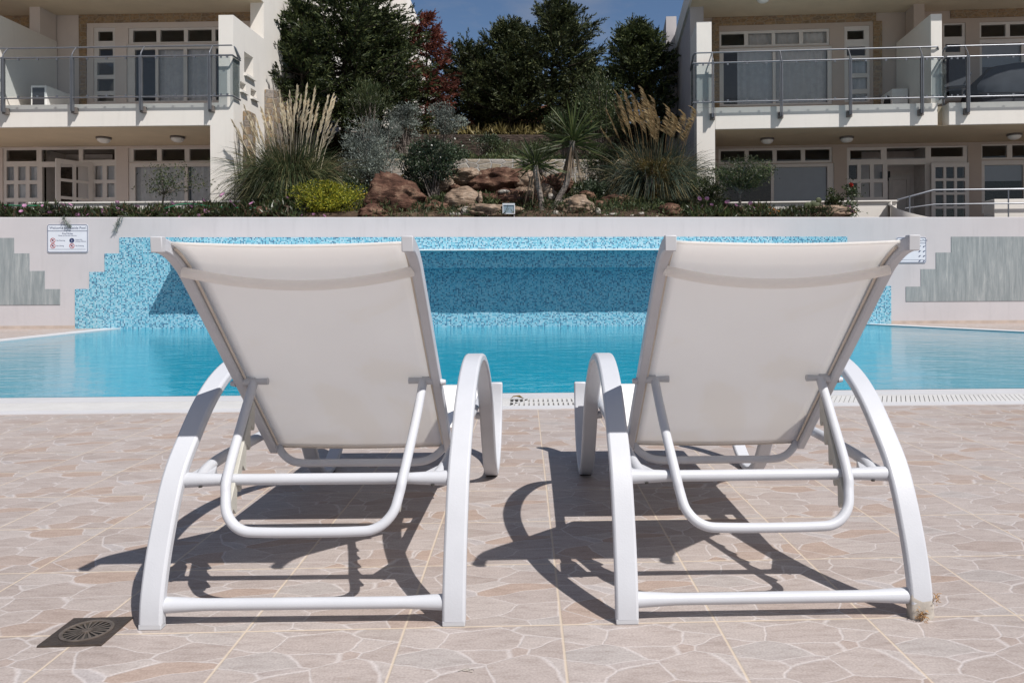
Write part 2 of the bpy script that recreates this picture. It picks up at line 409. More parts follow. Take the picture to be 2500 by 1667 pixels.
M['guttergrey'] = mat_plain('grey_gutter', (.34, .33, .32), .8)
M['drain'] = mat_plain('bronze_drain_metal', (.11, .088, .075), .45, .15, 30., spec=.5, metal=.6, bump=.2, bscale=140.)
M['drainbar'] = mat_plain('weathered_drain_metal', (.23, .19, .16), .45, .2, 40., metal=.6)
M['twine'] = mat_plain('frayed_twine', (.42, .24, .10), .9, .2, 60.)
M['tape'] = mat_plain('dull_tape', (.47, .43, .385), .45, .2, 34., bump=.12, bscale=60.)
M['soil'] = mat_rock('dry_soil', (.035, .024, .017), (.065, .044, .031), (.12, .085, .06))
M['redearth'] = mat_rock('red_earth', (.15, .065, .04), (.22, .10, .065), (.28, .17, .11))
M['rock_red'] = mat_rock('red_brown_rock', (.036, .018, .014), (.085, .044, .031), (.21, .135, .095))
M['rock_tan'] = mat_rock('tan_rock', (.11, .077, .056), (.22, .16, .118), (.34, .27, .215))
M['rock_pale'] = mat_rock('pale_stone', (.17, .15, .13), (.27, .245, .215), (.40, .375, .345))
M['darkwall'] = mat_rock('shade_dark_wall', (.035, .028, .024), (.06, .045, .038), (.10, .075, .06))  # terrace wall in shade; the shade is painted in as a dark tone
M['bark'] = mat_rock('grey_bark', (.10, .085, .075), (.17, .145, .13), (.26, .23, .21))
M['barkd'] = mat_rock('dark_bark', (.03, .024, .02), (.055, .042, .035), (.09, .07, .06))
M['conifer'] = mat_leaf('dark_conifer_needles', [(.016, .026, .013), (.034, .05, .022), (.066, .086, .034), (.13, .15, .055)], .15, .55, .25, 2.)
M['conifer2'] = mat_leaf('olive_conifer_needles', [(.017, .026, .014), (.034, .048, .023), (.066, .08, .035), (.12, .13, .052)], .15, .55, .25, 2.)
M['deadneedle'] = mat_leaf('red_brown_needles', [(.10, .03, .025), (.17, .05, .038), (.23, .08, .058), (.13, .06, .045)], .3, .7, .2)
M['greyleaf'] = mat_leaf('grey_green_leaves', [(.12, .145, .135), (.20, .235, .22), (.30, .345, .33), (.16, .17, .135)], .25)
M['gloss'] = mat_leaf('dark_glossy_leaves', [(.018, .032, .016), (.034, .055, .028), (.06, .085, .048), (.10, .12, .075)], .12, .38, .45)
M['bushleaf'] = mat_leaf('mid_green_leaves', [(.028, .045, .022), (.05, .075, .033), (.085, .11, .046), (.105, .105, .048)], .25)
M['yellowleaf'] = mat_leaf('yellow_green_leaves', [(.09, .125, .02), (.20, .225, .028), (.34, .33, .035), (.50, .43, .05)], .4)
M['rustleaf'] = mat_leaf('rusty_olive_leaves', [(.06, .055, .02), (.11, .09, .025), (.13, .075, .03), (.17, .14, .04)], .3)
M['grass'] = mat_leaf('pampas_leaves', [(.028, .045, .022), (.05, .072, .034), (.08, .105, .05), (.12, .125, .06), (.26, .215, .12)], .3)
M['grassb'] = mat_leaf('bluish_pampas_leaves', [(.026, .044, .034), (.048, .072, .054), (.08, .108, .082), (.13, .125, .07), (.28, .22, .12)], .3)
M['plume'] = mat_leaf('pale_plume_hair', [(.60, .50, .38), (.72, .63, .50), (.80, .73, .61)], .45, .8, .1)
M['plumeb'] = mat_leaf('golden_plume_hair', [(.32, .22, .12), (.42, .31, .18), (.50, .39, .25)], .45, .8, .1)
M['drygrass'] = mat_leaf('dry_grass', [(.16, .13, .05), (.24, .20, .08), (.33, .27, .13)], .3)
M['yucca'] = mat_leaf('yucca_leaves', [(.03, .045, .016), (.05, .068, .022), (.085, .105, .032)], .2, .5, .25)
M['deadleaf'] = mat_leaf('dead_yucca_leaves', [(.14, .10, .075), (.22, .16, .12), (.30, .23, .17)], .2)
M['iceplant'] = mat_leaf('ice_plant_fingers', [(.018, .030, .012), (.032, .05, .018), (.055, .075, .026), (.10, .055, .04)], .2, .4, .4)
M['petal'] = mat_leaf('pink_petals', [(.55, .20, .45), (.66, .30, .56), (.74, .42, .66)], .3)
M['petalo'] = mat_leaf('orange_petals', [(.62, .22, .05), (.70, .30, .07)], .3)
M['petalr'] = mat_leaf('red_petals', [(.55, .05, .04), (.62, .09, .06)], .3)
M['cactus'] = mat_plain('cactus_green', (.055, .068, .03), .6, .15, 12., bump=.2)
M['hose'] = mat_plain('green_hose', (.03, .20, .10), .5)
M['rope'] = mat_plain('yellow_rope', (.55, .36, .06), .8, .1, 60.)
M['floodglass'] = mat_plain('bluish_flood_glass', (.20, .26, .31), .15, .1, 6., spec=.6)
M['dryleaf'] = mat_plain('brown_dry_leaf', (.18, .12, .04), .8)
M['ground'] = mat_plain('pale_ground', (.35, .31, .27), .9, .1, .3)

# ------------------------------------------------------------------ deck, pool, wall
def poly_sheet(name, outer, inner, z, mat):
    loops = [[Vector((x, y, 0)) for x, y in outer]] + ([[Vector((x, y, 0)) for x, y in inner]] if inner else [])
    tri = tessellate_polygon(loops); vs = [(p.x, p.y, z) for l in loops for p in l]
    o = MB().add(vs, [tuple(t) for t in tri]).build(name, mat); me = o.data
    if me.polygons[0].normal.z < 0: me.flip_normals()      # the sheet faces up
    return o
setp(MB().add([(-400,-300,-1.75),(400,-300,-1.75),(400,600,-1.75),(-400,600,-1.75)], [(0,1,2,3)]).build('ground', M['ground']), kind='structure')
WY = 13.2
# pool outline (counter-clockwise from near left); the right side sweeps round in a curve
right_side = smoothpath([(9.2, 5.12), (8.75, 8.0), (7.95, 10.0), (7.30, 10.95), (6.72, 11.95), (6.03, WY)], 5)
POOL = [(-6.95, 5.12)] + [tuple(p) for p in right_side] + [(-6.95, WY)]
near = 4.375
OUT = [(-7.25, near), (9.6, near)] + [(x+.27, y+.1) for x, y in right_side[1:-1]] + [(6.42, WY), (-7.25, WY)]
deck = poly_sheet('deck', [(-30, -14), (30, -14), (30, WY), (6.42, WY)] + [(x, y) for x, y in reversed(OUT[1:-2])] + [(-7.25, near), (-7.25, WY), (-30, WY)], None, 0, M['deck'])
setp(deck, kind='structure')
# coping: near band (outer strip, gutter, sloping lip), left strip, right strip
cop = MB()
cop.box(-7.25, 9.6, near, 4.485, -.05, .004)
cop.add([(-6.95,4.80,.003),(9.2,4.80,.003),(9.2,5.13,-.012),(-6.95,5.13,-.012),(-6.95,4.80,-.12),(9.2,4.80,-.12),(9.2,5.13,-.12),(-6.95,5.13,-.12)],
        [(0,1,2,3),(0,4,5,1),(2,6,7,3)])
cop.box(-7.25, -6.95, 4.485, WY, -.10, .005)
rs = right_side
for i in range(len(rs)-1):
    a, b = Vector(rs[i]), Vector(rs[i+1]); o = [Vector((p[0]+.27, p[1]+.1)) for p in (a, b)]
    if i == len(rs)-2: o[1] = Vector((6.42, WY))
    cop.add([(*a, .005), (*o[0], .005), (*o[1], .005), (*b, .005), (*a, -.12), (*b, -.12)], [(0,1,2,3), (0,3,5,4)])
setp(cop.build('pool_coping', M['coping']), kind='structure')
setp(MB().box(-6.95, 9.3, 4.486, 4.798, -.12, -.06).build('gutter', M['guttergrey']), kind='structure')
# overflow grate in three rails with slats between them
gr = MB()
for y0, y1 in ((4.487, 4.512), (4.772, 4.797)): gr.box(-6.9, 9.1, y0, y1, -.03, .002)
gr.box(-.16, .52, 4.628, 4.652, -.03, .002)
for i in range(-230, 304):
    x = i*.03; bw = .019 if -.1 < x < .45 else .0255; sl = .0 if -.1 < x < .45 else .13
    for y0, y1 in (((4.513, 4.627), (4.653, 4.771)) if -.1 < x < .45 else ((4.513, 4.771),)):
        gr.add([(x,y0,.001),(x+bw,y0,.001),(x+bw+sl,y1,.001),(x+sl,y1,.001),(x,y0,-.025),(x+bw,y0,-.025),(x+bw+sl,y1,-.025),(x+sl,y1,-.025)],
               [(0,1,2,3),(0,4,5,1),(1,5,6,2),(2,6,7,3),(3,7,4,0)])
setp(gr.build('overflow_grate', M['grate']), 'long white slatted overflow grate along the near pool edge', 'grate')
# basin
bs = MB(); n = len(POOL)
bs.add([(x, y, -.12) for x, y in POOL] + [(x, y, -1.35) for x, y in POOL], [(i, (i+1) % n, (i+1) % n+n, i+n) for i in range(n)])
tri = tessellate_polygon([[Vector((x, y, 0)) for x, y in POOL]])
bs.add([(x, y, -1.35) for x, y in POOL], [tuple(t) for t in tri])
setp(bs.build('pool_basin', M['basin']), kind='structure')
# underwater steps following the right-hand curve
st = MB()
for k in range(4):
    ins0, ins1, z = .02+.34*k, .36+.34*k, -.10-.16*k
    for i in range(len(rs)-1):
        q = [(rs[i][0]-ins0*1.0, rs[i][1]-ins0*.45), (rs[i+1][0]-ins0*1.0, rs[i+1][1]-ins0*.45), (rs[i+1][0]-ins1*1.0, rs[i+1][1]-ins1*.45), (rs[i][0]-ins1*1.0, rs[i][1]-ins1*.45)]
        st.add([(*p, z) for p in q]+[(*q[2], z-.16), (*q[3], z-.16)], [(0,1,2,3), (3,2,4,5)])
setp(st.build('pool_steps', M['coping']), kind='structure')
setp(poly_sheet('water', POOL, None, -.009, M['water']), kind='structure')

# retaining wall with its mosaic, painted panels, canopy
rw = thing('retaining_wall', 'long lilac white retaining wall with stepped blue mosaic behind the pool', 'wall', (0, WY, 0))
def wl(px, py): p = atY(px, py, WY); return (p.x, p.z)
WT = 1.915
MB().box(-26, 26, 0, .26, -.3, WT).build('wall_body', M['wall'], rw, bevel=.012)
mz = [wl(184, 705.6), wl(219, 705.6), wl(219, 664), wl(256, 664), wl(256, 619), wl(292, 619), wl(292, 580)]
(x0, z0), (x1, z1), (x2, z2), (x3, z3) = wl(184, 705.6), wl(219, 664), wl(256, 619), wl(292, 580)
X0, X1, X2, X3 = wl(2175, 700)[0], wl(2140, 700)[0], wl(2104, 700)[0], wl(2068.5, 700)[0]
MB().prism([(x0,-.14),(X0,-.14),(X0,z0),(X1,z0),(X1,z1),(X2,z1),(X2,z2),(X3,z2),(X3,z3),(x3,z3),(x3,z2),(x2,z2),(x2,z1),(x1,z1),(x1,z0),(x0,z0)], -.012, .0).build('mosaic_panel', M['mosaic'], rw)
a = [wl(34.5, 581), wl(72, 618.7), wl(109.4, 661.5), wl(147, 705.6)]; zb = wl(147, 744)[1]
L_ = [(-12.6, zb), (a[3][0], zb), (a[3][0], a[3][1]), (a[2][0], a[3][1]), (a[2][0], a[2][1]), (a[1][0], a[2][1]), (a[1][0], a[1][1]), (a[0][0], a[1][1]), (a[0][0], a[0][1]), (-12.6, a[0][1])]
MB().prism(L_, -.008, .0).build('painted_panel', M['panel'], rw)
a = [wl(2322, 578), wl(2284.7, 616.7), wl(2248, 657), wl(2211.4, 699.7)]; zb = wl(2211, 736)[1]
R_ = [(12.2, zb), (a[3][0], zb), (a[3][0], a[3][1]), (a[2][0], a[3][1]), (a[2][0], a[2][1]), (a[1][0], a[2][1]), (a[1][0], a[1][1]), (a[0][0], a[1][1]), (a[0][0], a[0][1]), (12.2, a[0][1])]
MB().prism(R_, -.008, .0).build('painted_panel', M['panel'], rw)
MB().box(-26, x0-.002, -.012, -.001, -.0, .055).build('skirting', M['skirting'], rw)
MB().box(X0+.002, 26, -.012, -.001, -.0, .055).build('skirting', M['skirting'], rw)
cl, crr = atY(431, 640, WY-.2).x, 4.62
cb = MB().box(cl, crr, -.435, -.013, 1.012, 1.30).build('water_canopy', M['mosaic'], rw)
lip = MB()
NL = 36
for i in range(NL):
    xa, xb = cl-.02+(crr-cl+.04)*i/NL, cl-.02+(crr-cl+.04)*(i+1)/NL-.004
    lip.box(xa, xb, -.63+.006*math.sin(i*1.7), -.014, 1.302, 1.327)
lip.build('canopy_lip', M['curtainw'], cb)

# rule signs
def text_mesh(txt, size, name, mat, parent, loc, align='LEFT'):
    cu = bpy.data.curves.new('lettering', 'FONT'); cu.body = txt; cu.size = size; cu.align_x = align; cu.align_y = 'CENTER'; cu.resolution_u = 2
    o = bpy.data.objects.new('lettering', cu); C.objects.link(o)
    me = bpy.data.meshes.new_from_object(o.evaluated_get(bpy.context.evaluated_depsgraph_get()))
    bpy.data.objects.remove(o); bpy.data.curves.remove(cu)
    me.transform(Matrix.Rotation(PI/2, 4, 'X')); me.materials.clear()
    t = link(name, me, mat, parent); t.location = loc; return t
def ring(mb, cx, cz, r0, r1, y, n=24):
    vs = [(cx+r*math.cos(2*PI*i/n), y, cz+r*math.sin(2*PI*i/n)) for r in (r0, r1) for i in range(n)]
    mb.add(vs, [(i, (i+1) % n, (i+1) % n+n, i+n) for i in range(n)])
def rrect(w, h, r, n=5):
    out = []
    for cx, cz, a0 in ((w/2-r, h/2-r, 0), (-w/2+r, h/2-r, PI/2), (-w/2+r, -h/2+r, PI), (w/2-r, -h/2+r, 1.5*PI)):
        out += [(cx+r*math.cos(a0+PI/2*i/n), cz+r*math.sin(a0+PI/2*i/n)) for i in range(n+1)]
    return out
def rule_sign(px, label, icons):
    p0, p1 = wl(px[0], px[1]), wl(px[2], px[3]); w, h = p1[0]-p0[0], p0[1]-p1[1]
    t = thing('rule_sign', label, 'sign', ((p0[0]+p1[0])/2, WY-.004, (p0[1]+p1[1])/2))
    MB().prism(rrect(w, h, .035), -.008, .0).build('sign_board', M['sign'], t)
    o, i_ = rrect(w-.012, h-.012, .03), rrect(w-.030, h-.030, .022); k = len(o)
    b = MB().add([(a, -.0095, c) for a, c in o]+[(a, -.0095, c) for a, c in i_], [(j, (j+1) % k, (j+1) % k+k, j+k) for j in range(k)])
    b.add([(-w/2+.01,-.0095,h*.255),(w/2-.01,-.0095,h*.255),(w/2-.01,-.0095,h*.265+.003),(-w/2+.01,-.0095,h*.265+.003)], [(0,1,2,3)])
    b.add([(-w/2+.04,-.0095,-h*.385),(w/2-.04,-.0095,-h*.385),(w/2-.04,-.0095,-h*.385+.004),(-w/2+.04,-.0095,-h*.385+.004)], [(0,1,2,3)])
    b.build('sign_border', M['navy'], t)
    text_mesh('Welcome to Seaside Pool', .058 if icons else .05, 'sign_lettering', M['navy'], t, (-w/2+.04, -.010, h*.37))
    if icons:
        text_mesh('Pool Rules', .042, 'sign_lettering', M['navy'], t, (0, -.010, h*.17), 'CENTER')
        text_mesh('Please use the pool with care', .026, 'sign_lettering', M['navy'], t, (0, -.010, h*.10), 'CENTER')
        for cx, cz, txt, info in ((-.36, -.07, 'No Running', 0), (-.36, -.26, 'No Diving', 0), (.105, -.07, 'Supervise\nyoung children', 1), (.105, -.26, 'No Pushing', 0)):
            x, z = cx*w, cz*h; rr = MB(); nv = MB()
            if info:
                ring(nv, x, z, .001, .042, -.0095)
                text_mesh('i', .07, 'sign_symbol', M['sign'], t, (x, -.0105, z), 'CENTER')
            else:
                ring(rr, x, z, .034, .044, -.0095)
                d = .030; rr.add([(x-d,-.0100,z+d-.004),(x-d+.006,-.0100,z+d+.004),(x+d,-.0100,z-d+.004),(x+d-.006,-.0100,z-d-.004)], [(0,1,2,3)])
                nv.add([(x-.016,-.0094,z-.018),(x+.004,-.0094,z-.004),(x+.02,-.0094,z+.012),(x-.004,-.0094,z+.020),(x-.02,-.0094,z+.006)], [(0,1,2,3,4)])
            text_mesh(txt, .03, 'sign_lettering', M['navy'], t, (x+.06, -.010, z))
            if rr.v: rr.build('sign_symbol', M['red'], t)
            nv.build('sign_symbol', M['navy'], t)
    else:
        for k in range(8):
            pc = MB()
            x, z = w*.27+.04*(k % 2)*2, h*.13-.045*(k//2)*1.9
            pc.add([(x-.025,-.0095,z-.02),(x+.0,-.0095,z-.012),(x+.03,-.0095,z+.018),(x-.008,-.0095,z+.01)], [(0,1,2,3)])
            pc.build('sign_symbol', M['navy'], t)
    return t
rule_sign((116, 548, 216, 617), 'white pool rules sign with four round symbols under the left end of the wall top', True)
rule_sign((2188, 579, 2261, 642), 'white rules sign half hidden behind the corner of the right sun lounger', False)

# ------------------------------------------------------------------ sun loungers
arch = smoothpath([(0, 0.004), (.007, .07), (.04, .174), (.10, .2945), (.178, .376), (.257, .442), (.345, .490), (.45, .518), (.565, .517), (.69, .489), (.81, .435),
                   (.91, .368), (.99, .285), (1.06, .185), (1.135, .085), (1.215, .025), (1.295, .014), (1.375, .033), (1.465, .085), (1.525, .165), (1.558, .25), (1.565, .316)], 5)
HW = .321
backpath = smoothpath([(.530, .264), (.370, .413), (.182, .588), (.014, .744), (-.032, .780), (-.076, .8015), (-.116, .8095)], 6)
def make_lounger(label, loc, rz):
    t = thing('sun_lounger', label, 'sun lounger', loc, rz, 'white sun loungers facing the pool')
    for s in (-1, 1):
        f = MB().sweep(arch, s*HW-.025, s*HW+.025, .024).build('side_frame', M['metal'], t, smooth=True, bevel=.006)
        MB().box(s*HW-.0242, s*HW+.0242, -.0112, .0112, 0, .012).build('foot_cap', M['plastic'], f, bevel=.002)
        MB().box(s*HW-.021, s*HW+.021, 1.245, 1.345, 0.0005, .003).build('foot_pad', M['pad'], f)
    bar = lambda z, v: MB().tube([(-HW+.021, v, z), (-HW+.07, v, z), (-HW+.11, v, z), (HW-.11, v, z), (HW-.07, v, z), (HW-.021, v, z)], [.0175, .0148, .0128, .0128, .0148, .0175], 14)
    bar(.044, .012).build('lower_crossbar', M['metal'], t, smooth=True)
    bar(.287, .108).build('upper_crossbar', M['metal'], t, smooth=True)
    for s in (-1, 1):
        u = s*.281
        MB().tube(smoothpath([(u-.012*s, .108, .288), (u, .20, .300), (u, .40, .305), (u, 1.0, .305), (u, 1.47, .31)], 4), .0135, 12).build('seat_rail', M['metal'], t, smooth=True)
        MB().tube([(u, 1.0, .275), (s*(HW-.005), 1.0, .272)], .013, 10).build('rail_stub', M['metal'], t, smooth=True)
        MB().lathe([(.0, 0), (.0042, 0), (.0042, .003), (.0, .0032)], (0, 0, 0), 10).build('screw', M['dark'], t, loc=(s*.262, .098, .2725))
        # gusset where rail, crossbar and leg meet
        MB().prism([(s*.300, .095), (s*.236, .112), (s*.268, .20), (s*.300, .185)], .276, .298, lambda a, b, z: (a, b, z)).build('weld_gusset', M['metal'], t, bevel=.004)
    MB().tube([(-.285, 1.462, .302), (.285, 1.462, .302)], .013, 12).build('front_crossbar', M['metal'], t, smooth=True)
    MB().tube([(-.285, .80, .285), (.285, .80, .285)], .012, 12).build('middle_crossbar', M['metal'], t, smooth=True)
    # seat sling
    nu, nv = 17, 25; V = []
    for j in range(nv):
        v = .560+(1.478-.560)*j/(nv-1)
        for i in range(nu):
            u = -.278+.556*i/(nu-1); V.append((u, v, .318-.014*(1-(u/.278)**2)*math.sin(PI*j/(nv-1))))
    o = MB().add(V, [(j*nu+i, j*nu+i+1, (j+1)*nu+i+1, (j+1)*nu+i) for j in range(nv-1) for i in range(nu-1)]).build('seat_sling', M['fabric_seat'], t, smooth='all')
    sm = o.modifiers.new('thick', 'SOLIDIFY'); sm.thickness = .0016
    # backrest
    for s in (-1, 1):
        rl = MB().sweep(backpath, s*.246-.011, s*.246+.011, .030).build('backrest_rail', M['metal'], t, smooth=True, bevel=.005)
        MB().sweep(smoothpath([(-.110, .809), (-.119, .8095), (-.126, .809)], 3), s*.246-.0115, s*.246+.0115, .0315).build('end_cap', M['plastic'], rl, smooth=True, bevel=.010)
        # cream piping where the sling slides into the rail
        MB().tube([(s*.2315, v-.004, z+.002) for v, z in backpath[1:-6]], .0032, 6).build('piping', M['piping'], rl, smooth=True)
    V = []; k = len(backpath)-4
    for j in range(k):
        v, z = backpath[j]
        for i in range(nu):
            u = -.236+.472*i/(nu-1); e = 1-(u/.236)**2
            sag = .016*e*(.5+.5*math.sin(PI*j/(k-1)))
            V.append((u, v+.004+sag*.68, z+.008-sag*.73))
    o = MB().add(V, [(j*nu+i, j*nu+i+1, (j+1)*nu+i+1, (j+1)*nu+i) for j in range(k-1) for i in range(nu-1)]).build('backrest_sling', M['fabric'], t, smooth='all')
    sm = o.modifiers.new('thick', 'SOLIDIFY'); sm.thickness = .0016
    # hem of the sling at top and bottom
    top = [V[(k-1)*nu+i] for i in range(nu)]; bot = [V[i] for i in range(nu)]
    MB().tube(top, .0036, 8).build('sling_hem', M['fabric'], o, smooth='all')
    MB().tube(bot, .0040, 8).build('sling_hem', M['piping'], o, smooth='all')
    # bowed tube behind the head end
    hp = []
    for i in range(21):
        u = -.24+.48*i/20; e = 1-(u/.24)**2; hp.append((u, -.030+.020*e, .757-.029*e))
    MB().tube(hp, .0110, 12).build('head_tube', M['fabric'], t, smooth=True)
    # bent tube under the backrest
    LB = [(.238, .530, .277), (.222, .518, .256), (.192, .506, .237), (.152, .500, .231), (.076, .500, .231)]
    MB().tube(smoothpath([(-a, b, c) for a, b, c in LB]+LB[::-1], 5), .0108, 12).build('lower_back_tube', M['metal'], t, smooth=True)
    # prop stand
    P = [(-.212, .284, .4855), (-.208, .205, .408), (-.198, .092, .302), (-.192, .067, .262), (-.180, .047, .224), (-.147, .034, .197), (-.09, .031, .191)]
    P = P + [(-a, b, c) for a, b, c in reversed(P)]
    ps = MB().tube(smoothpath(P, 6), .0111, 14).build('prop_stand', M['metal'], t, smooth=True)
    for s in (-1, 1):
        MB().tube([(s*.246, .284, .4875), (s*.210, .284, .4875)], .0105, 10).tube([(s*.210, .284, .4875), (s*.176, .284, .4875)], [.0075, .0085], 10).build('pivot_pin', M['plastic'], ps, smooth=True)
        MB().tube([(s*.257, .284, .483), (s*.269, .284, .483)], [.009, .006], 10).build('pivot_cap', M['plastic'], ps, smooth=True)
        # toothed rack along the lower side of the stand
        A, B = Vector((s*.208, .245, .448)), Vector((s*.188, .052, .238)); d = (B-A); Ln = d.length; d.normalize()
        nrm = Vector((0, -d.z, d.y)).normalized()
        nrm = nrm if nrm.y > 0 else -nrm
        pr = [(0, .002), (0, .020)]
        for q in range(5):
            b0 = Ln*(.06+.19*q); pr += [(b0, .026), (b0+Ln*.12, .047), (b0+Ln*.15, .045), (b0+Ln*.145, .024)]
        pr += [(Ln, .022), (Ln, .002)]
        MB().prism(pr, -.0055, .0055, lambda a, b, c: tuple(A+d*a+nrm*b+Vector((c-s*.004, 0, 0)))).build('notched_rack', M['rack'], ps, bevel=.0015)
    return t
lg1 = make_lounger('left of the two white sun loungers, the one beside the round floor drain', (-.474, 1.622, 0), math.radians(-1.25))
lg2 = make_lounger('right of the two white sun loungers, with frayed tape wrapped round one foot', (.539, 1.604, 0), math.radians(-.6))
# frayed tape and twine on the outer rear foot of the right lounger
wr = MB(); prof = [(0, .0255, .0140), (.010, .0262, .0148), (.018, .0255, .0140), (.026, .0268, .0155), (.036, .0258, .0144), (.043, .0262, .0150), (.050, .0250, .0136)]; vs = []
for z, a, b in prof:
    for k in range(16):
        t_ = 2*PI*k/16; c1, s1_ = math.cos(t_), math.sin(t_); j = 1+.022*math.sin(3*t_+z*160)
        vs.append((HW+math.copysign(abs(c1)**.35, c1)*a*j, .0004+math.copysign(abs(s1_)**.35, s1_)*b*j+.1*z, z+(.004*math.sin(2*t_+1)+.003*math.sin(5*t_) if z > .04 else .002*c1 if z > 0 else 0)))
wr.add(vs, [(i*16+k, i*16+(k+1) % 16, (i+1)*16+(k+1) % 16, (i+1)*16+k) for i in range(len(prof)-1) for k in range(16)])
wo = wr.build('tape_wrap', M['tape'], lg2, smooth='all'); wo['label'] = 'dirty frayed tape wrapped round the foot'
n_ = 130; Pp = np.column_stack([HW+rng.normal(0, .006, n_)-.006, -.0165+rng.normal(0, .004, n_), .012+rng.normal(0, .006, n_)])
Pp[90:] = np.column_stack([HW+.030+rng.normal(0, .003, 40), rng.normal(-.005, .006, 40), .045+rng.normal(0, .006, 40)])
V, Fq = blades(Pp, rvec(n_)+np.array((0, -.5, -.1)), rng.uniform(.006, .016, n_), .0018); V[:, 2] = np.maximum(V[:, 2], .001)
tw = mesh_np('loose_twine', V, Fq, M['twine'], wo)

# ------------------------------------------------------------------ floor drain, small litter
dx, dy = -.9225, 1.615
dr = thing('floor_drain', 'square bronze floor drain with a round slotted grate beside the left lounger', 'drain', (dx, dy, 0), math.radians(.6))
hs = .0635; pl = MB()
n = 40
sq = [];
for i in range(n):
    a = 2*PI*i/n; c_, s_ = math.cos(a), math.sin(a); k = hs/max(abs(c_), abs(s_)); sq.append((k*c_, k*s_))
vs = [(x, y, .004) for x, y in sq]+[(.051*math.cos(2*PI*i/n), .051*math.sin(2*PI*i/n), .004) for i in range(n)]+[(x, y, .0005) for x, y in sq]+[(.051*math.cos(2*PI*i/n), .051*math.sin(2*PI*i/n), -.01) for i in range(n)]
pl.add(vs, [(i, (i+1) % n, (i+1) % n+n, i+n) for i in range(n)]+[(i, (i+1) % n, (i+1) % n+2*n, i+2*n) for i in range(n)]+[(i+n, (i+1) % n+n, (i+1) % n+3*n, i+3*n) for i in range(n)])
pl.build('drain_frame', M['drain'], dr)
MB().add([(.052*math.cos(2*PI*i/n), .052*math.sin(2*PI*i/n), .0008) for i in range(n)], [tuple(range(n))]).build('drain_pit', M['dark'], dr)
gb = MB(); gb.lathe([(.0505, .001), (.0505, .0052), (.046, .0062), (.043, .0048), (.043, .001)], n=40); gb.lathe([(.010, .001), (.010, .0055), (.001, .0062)], n=16)
for k in range(20):
    a = 2*PI*k/20; d = Vector((math.cos(a), math.sin(a), 0)); e = Vector((-d.y, d.x, 0))
    gb.add([d*.009+e*.0008+Vector((0,0,.005)), d*.0435+e*.0026+Vector((0,0,.0048)), d*.0435-e*.0026+Vector((0,0,.0048)), d*.009-e*.0008+Vector((0,0,.005))], [(0,1,2,3)])
gb.build('drain_grate', M['drainbar'], dr)
lf = MB().add([(-.045,0,.0),(-.02,.012,.022),(.02,.014,.026),(.05,.0,.004),(.02,-.012,.022),(-.02,-.012,.018)], [(0,1,4,5),(1,2,3,4)]).build('dry_leaf', M['dryleaf'], None, loc=tuple(atZ(1261, 975, .004)))
setp(lf, 'curled brown dry leaf lying on the white pool grate between the loungers', 'leaf')
tw_ = MB()
for k in range(4):
    a = rng.uniform(-.008, .008, 2); tw_.tube([(a[0]-.009, a[1], .002), (a[0]+rng.uniform(-.004,.008), a[1]+rng.uniform(-.004,.004), .003), (a[0]+.009, a[1]+rng.uniform(-.005,.005), .002)], .0008, 5)
setp(tw_.build('dry_twig', M['tape'], None, loc=tuple(atZ(1137, 1637, 0))), 'tiny scrap of dry grass on the tiles nearest the camera', 'twig')

# ------------------------------------------------------------------ buildings
class Fr:
    def __init__(s, ox, oy, deg):
        s.O = Vector((ox, oy, 0)); a = math.radians(deg); s.a = a
        s.U = Vector((math.cos(a), math.sin(a), 0)); s.V = Vector((-math.sin(a), math.cos(a), 0))
    def px(s, px, py, v):
        d = ray(px, py); t = (v+(s.O-CO).dot(s.V))/d.dot(s.V); p = CO+d*t
        return (p-s.O).dot(s.U), p.z
    def w(s, u, v, z): return s.O+s.U*u+s.V*v+Vector((0, 0, z))
MSIDE = lambda a, b, t: (t, a, b)      # plane (v, z), thickness along u

def window(B, name, fr, v, xs, rows, outer, xr, sc, org, hd=True, label=None, depth=.07, holes=None, open_=()):
    """xs: pane columns in crop pixels, rows: pane rows (at column xr); outer: (x0, y0, x1, y1). Returns outer rect in (u, z)"""
    P = lambda x, y: fr.px(org+x/sc, y/sc, v)
    zt = lambda y: P(xr, y)[1]; uu = lambda x: P(x, 600)[0]
    o = (uu(outer[0]), uu(outer[2]), zt(outer[3]), zt(outer[1]))
    panes = [(uu(a), uu(b), zt(d), zt(c)) for a, b in xs for c, d in rows] if holes is None else [(uu(a), uu(b), zt(d), zt(c)) for a, b, c, d in holes]
    f = MB().holed(o, panes, v+.03, v+.03+depth).build(name, M['upvc'], B)
    g = MB()
    for a, b, c, d in [p for i, p in enumerate(panes) if i not in open_]: g.add([(a-.004, v+.06, c-.004), (b+.004, v+.06, c-.004), (b+.004, v+.06, d+.004), (a-.004, v+.06, d+.004)], [(0,1,2,3)])
    g.build('pane', M['pane'], f)
    if label: f['label'] = label
    return o

def curtain(B, u0, u1, z0, z1, v, mat, name='curtain'):
    n = max(int((u1-u0)/.03), 8); V = []
    for i in range(n+1):
        u = u0+(u1-u0)*i/n; w = .025*math.sin(i*1.15)+.012*math.sin(i*.37+1)
        V += [(u, v+w, z0), (u, v+w*.7, z1)]
    return MB().add(V, [(2*i, 2*i+2, 2*i+3, 2*i+1) for i in range(n)]).build(name, mat, B, smooth='all')

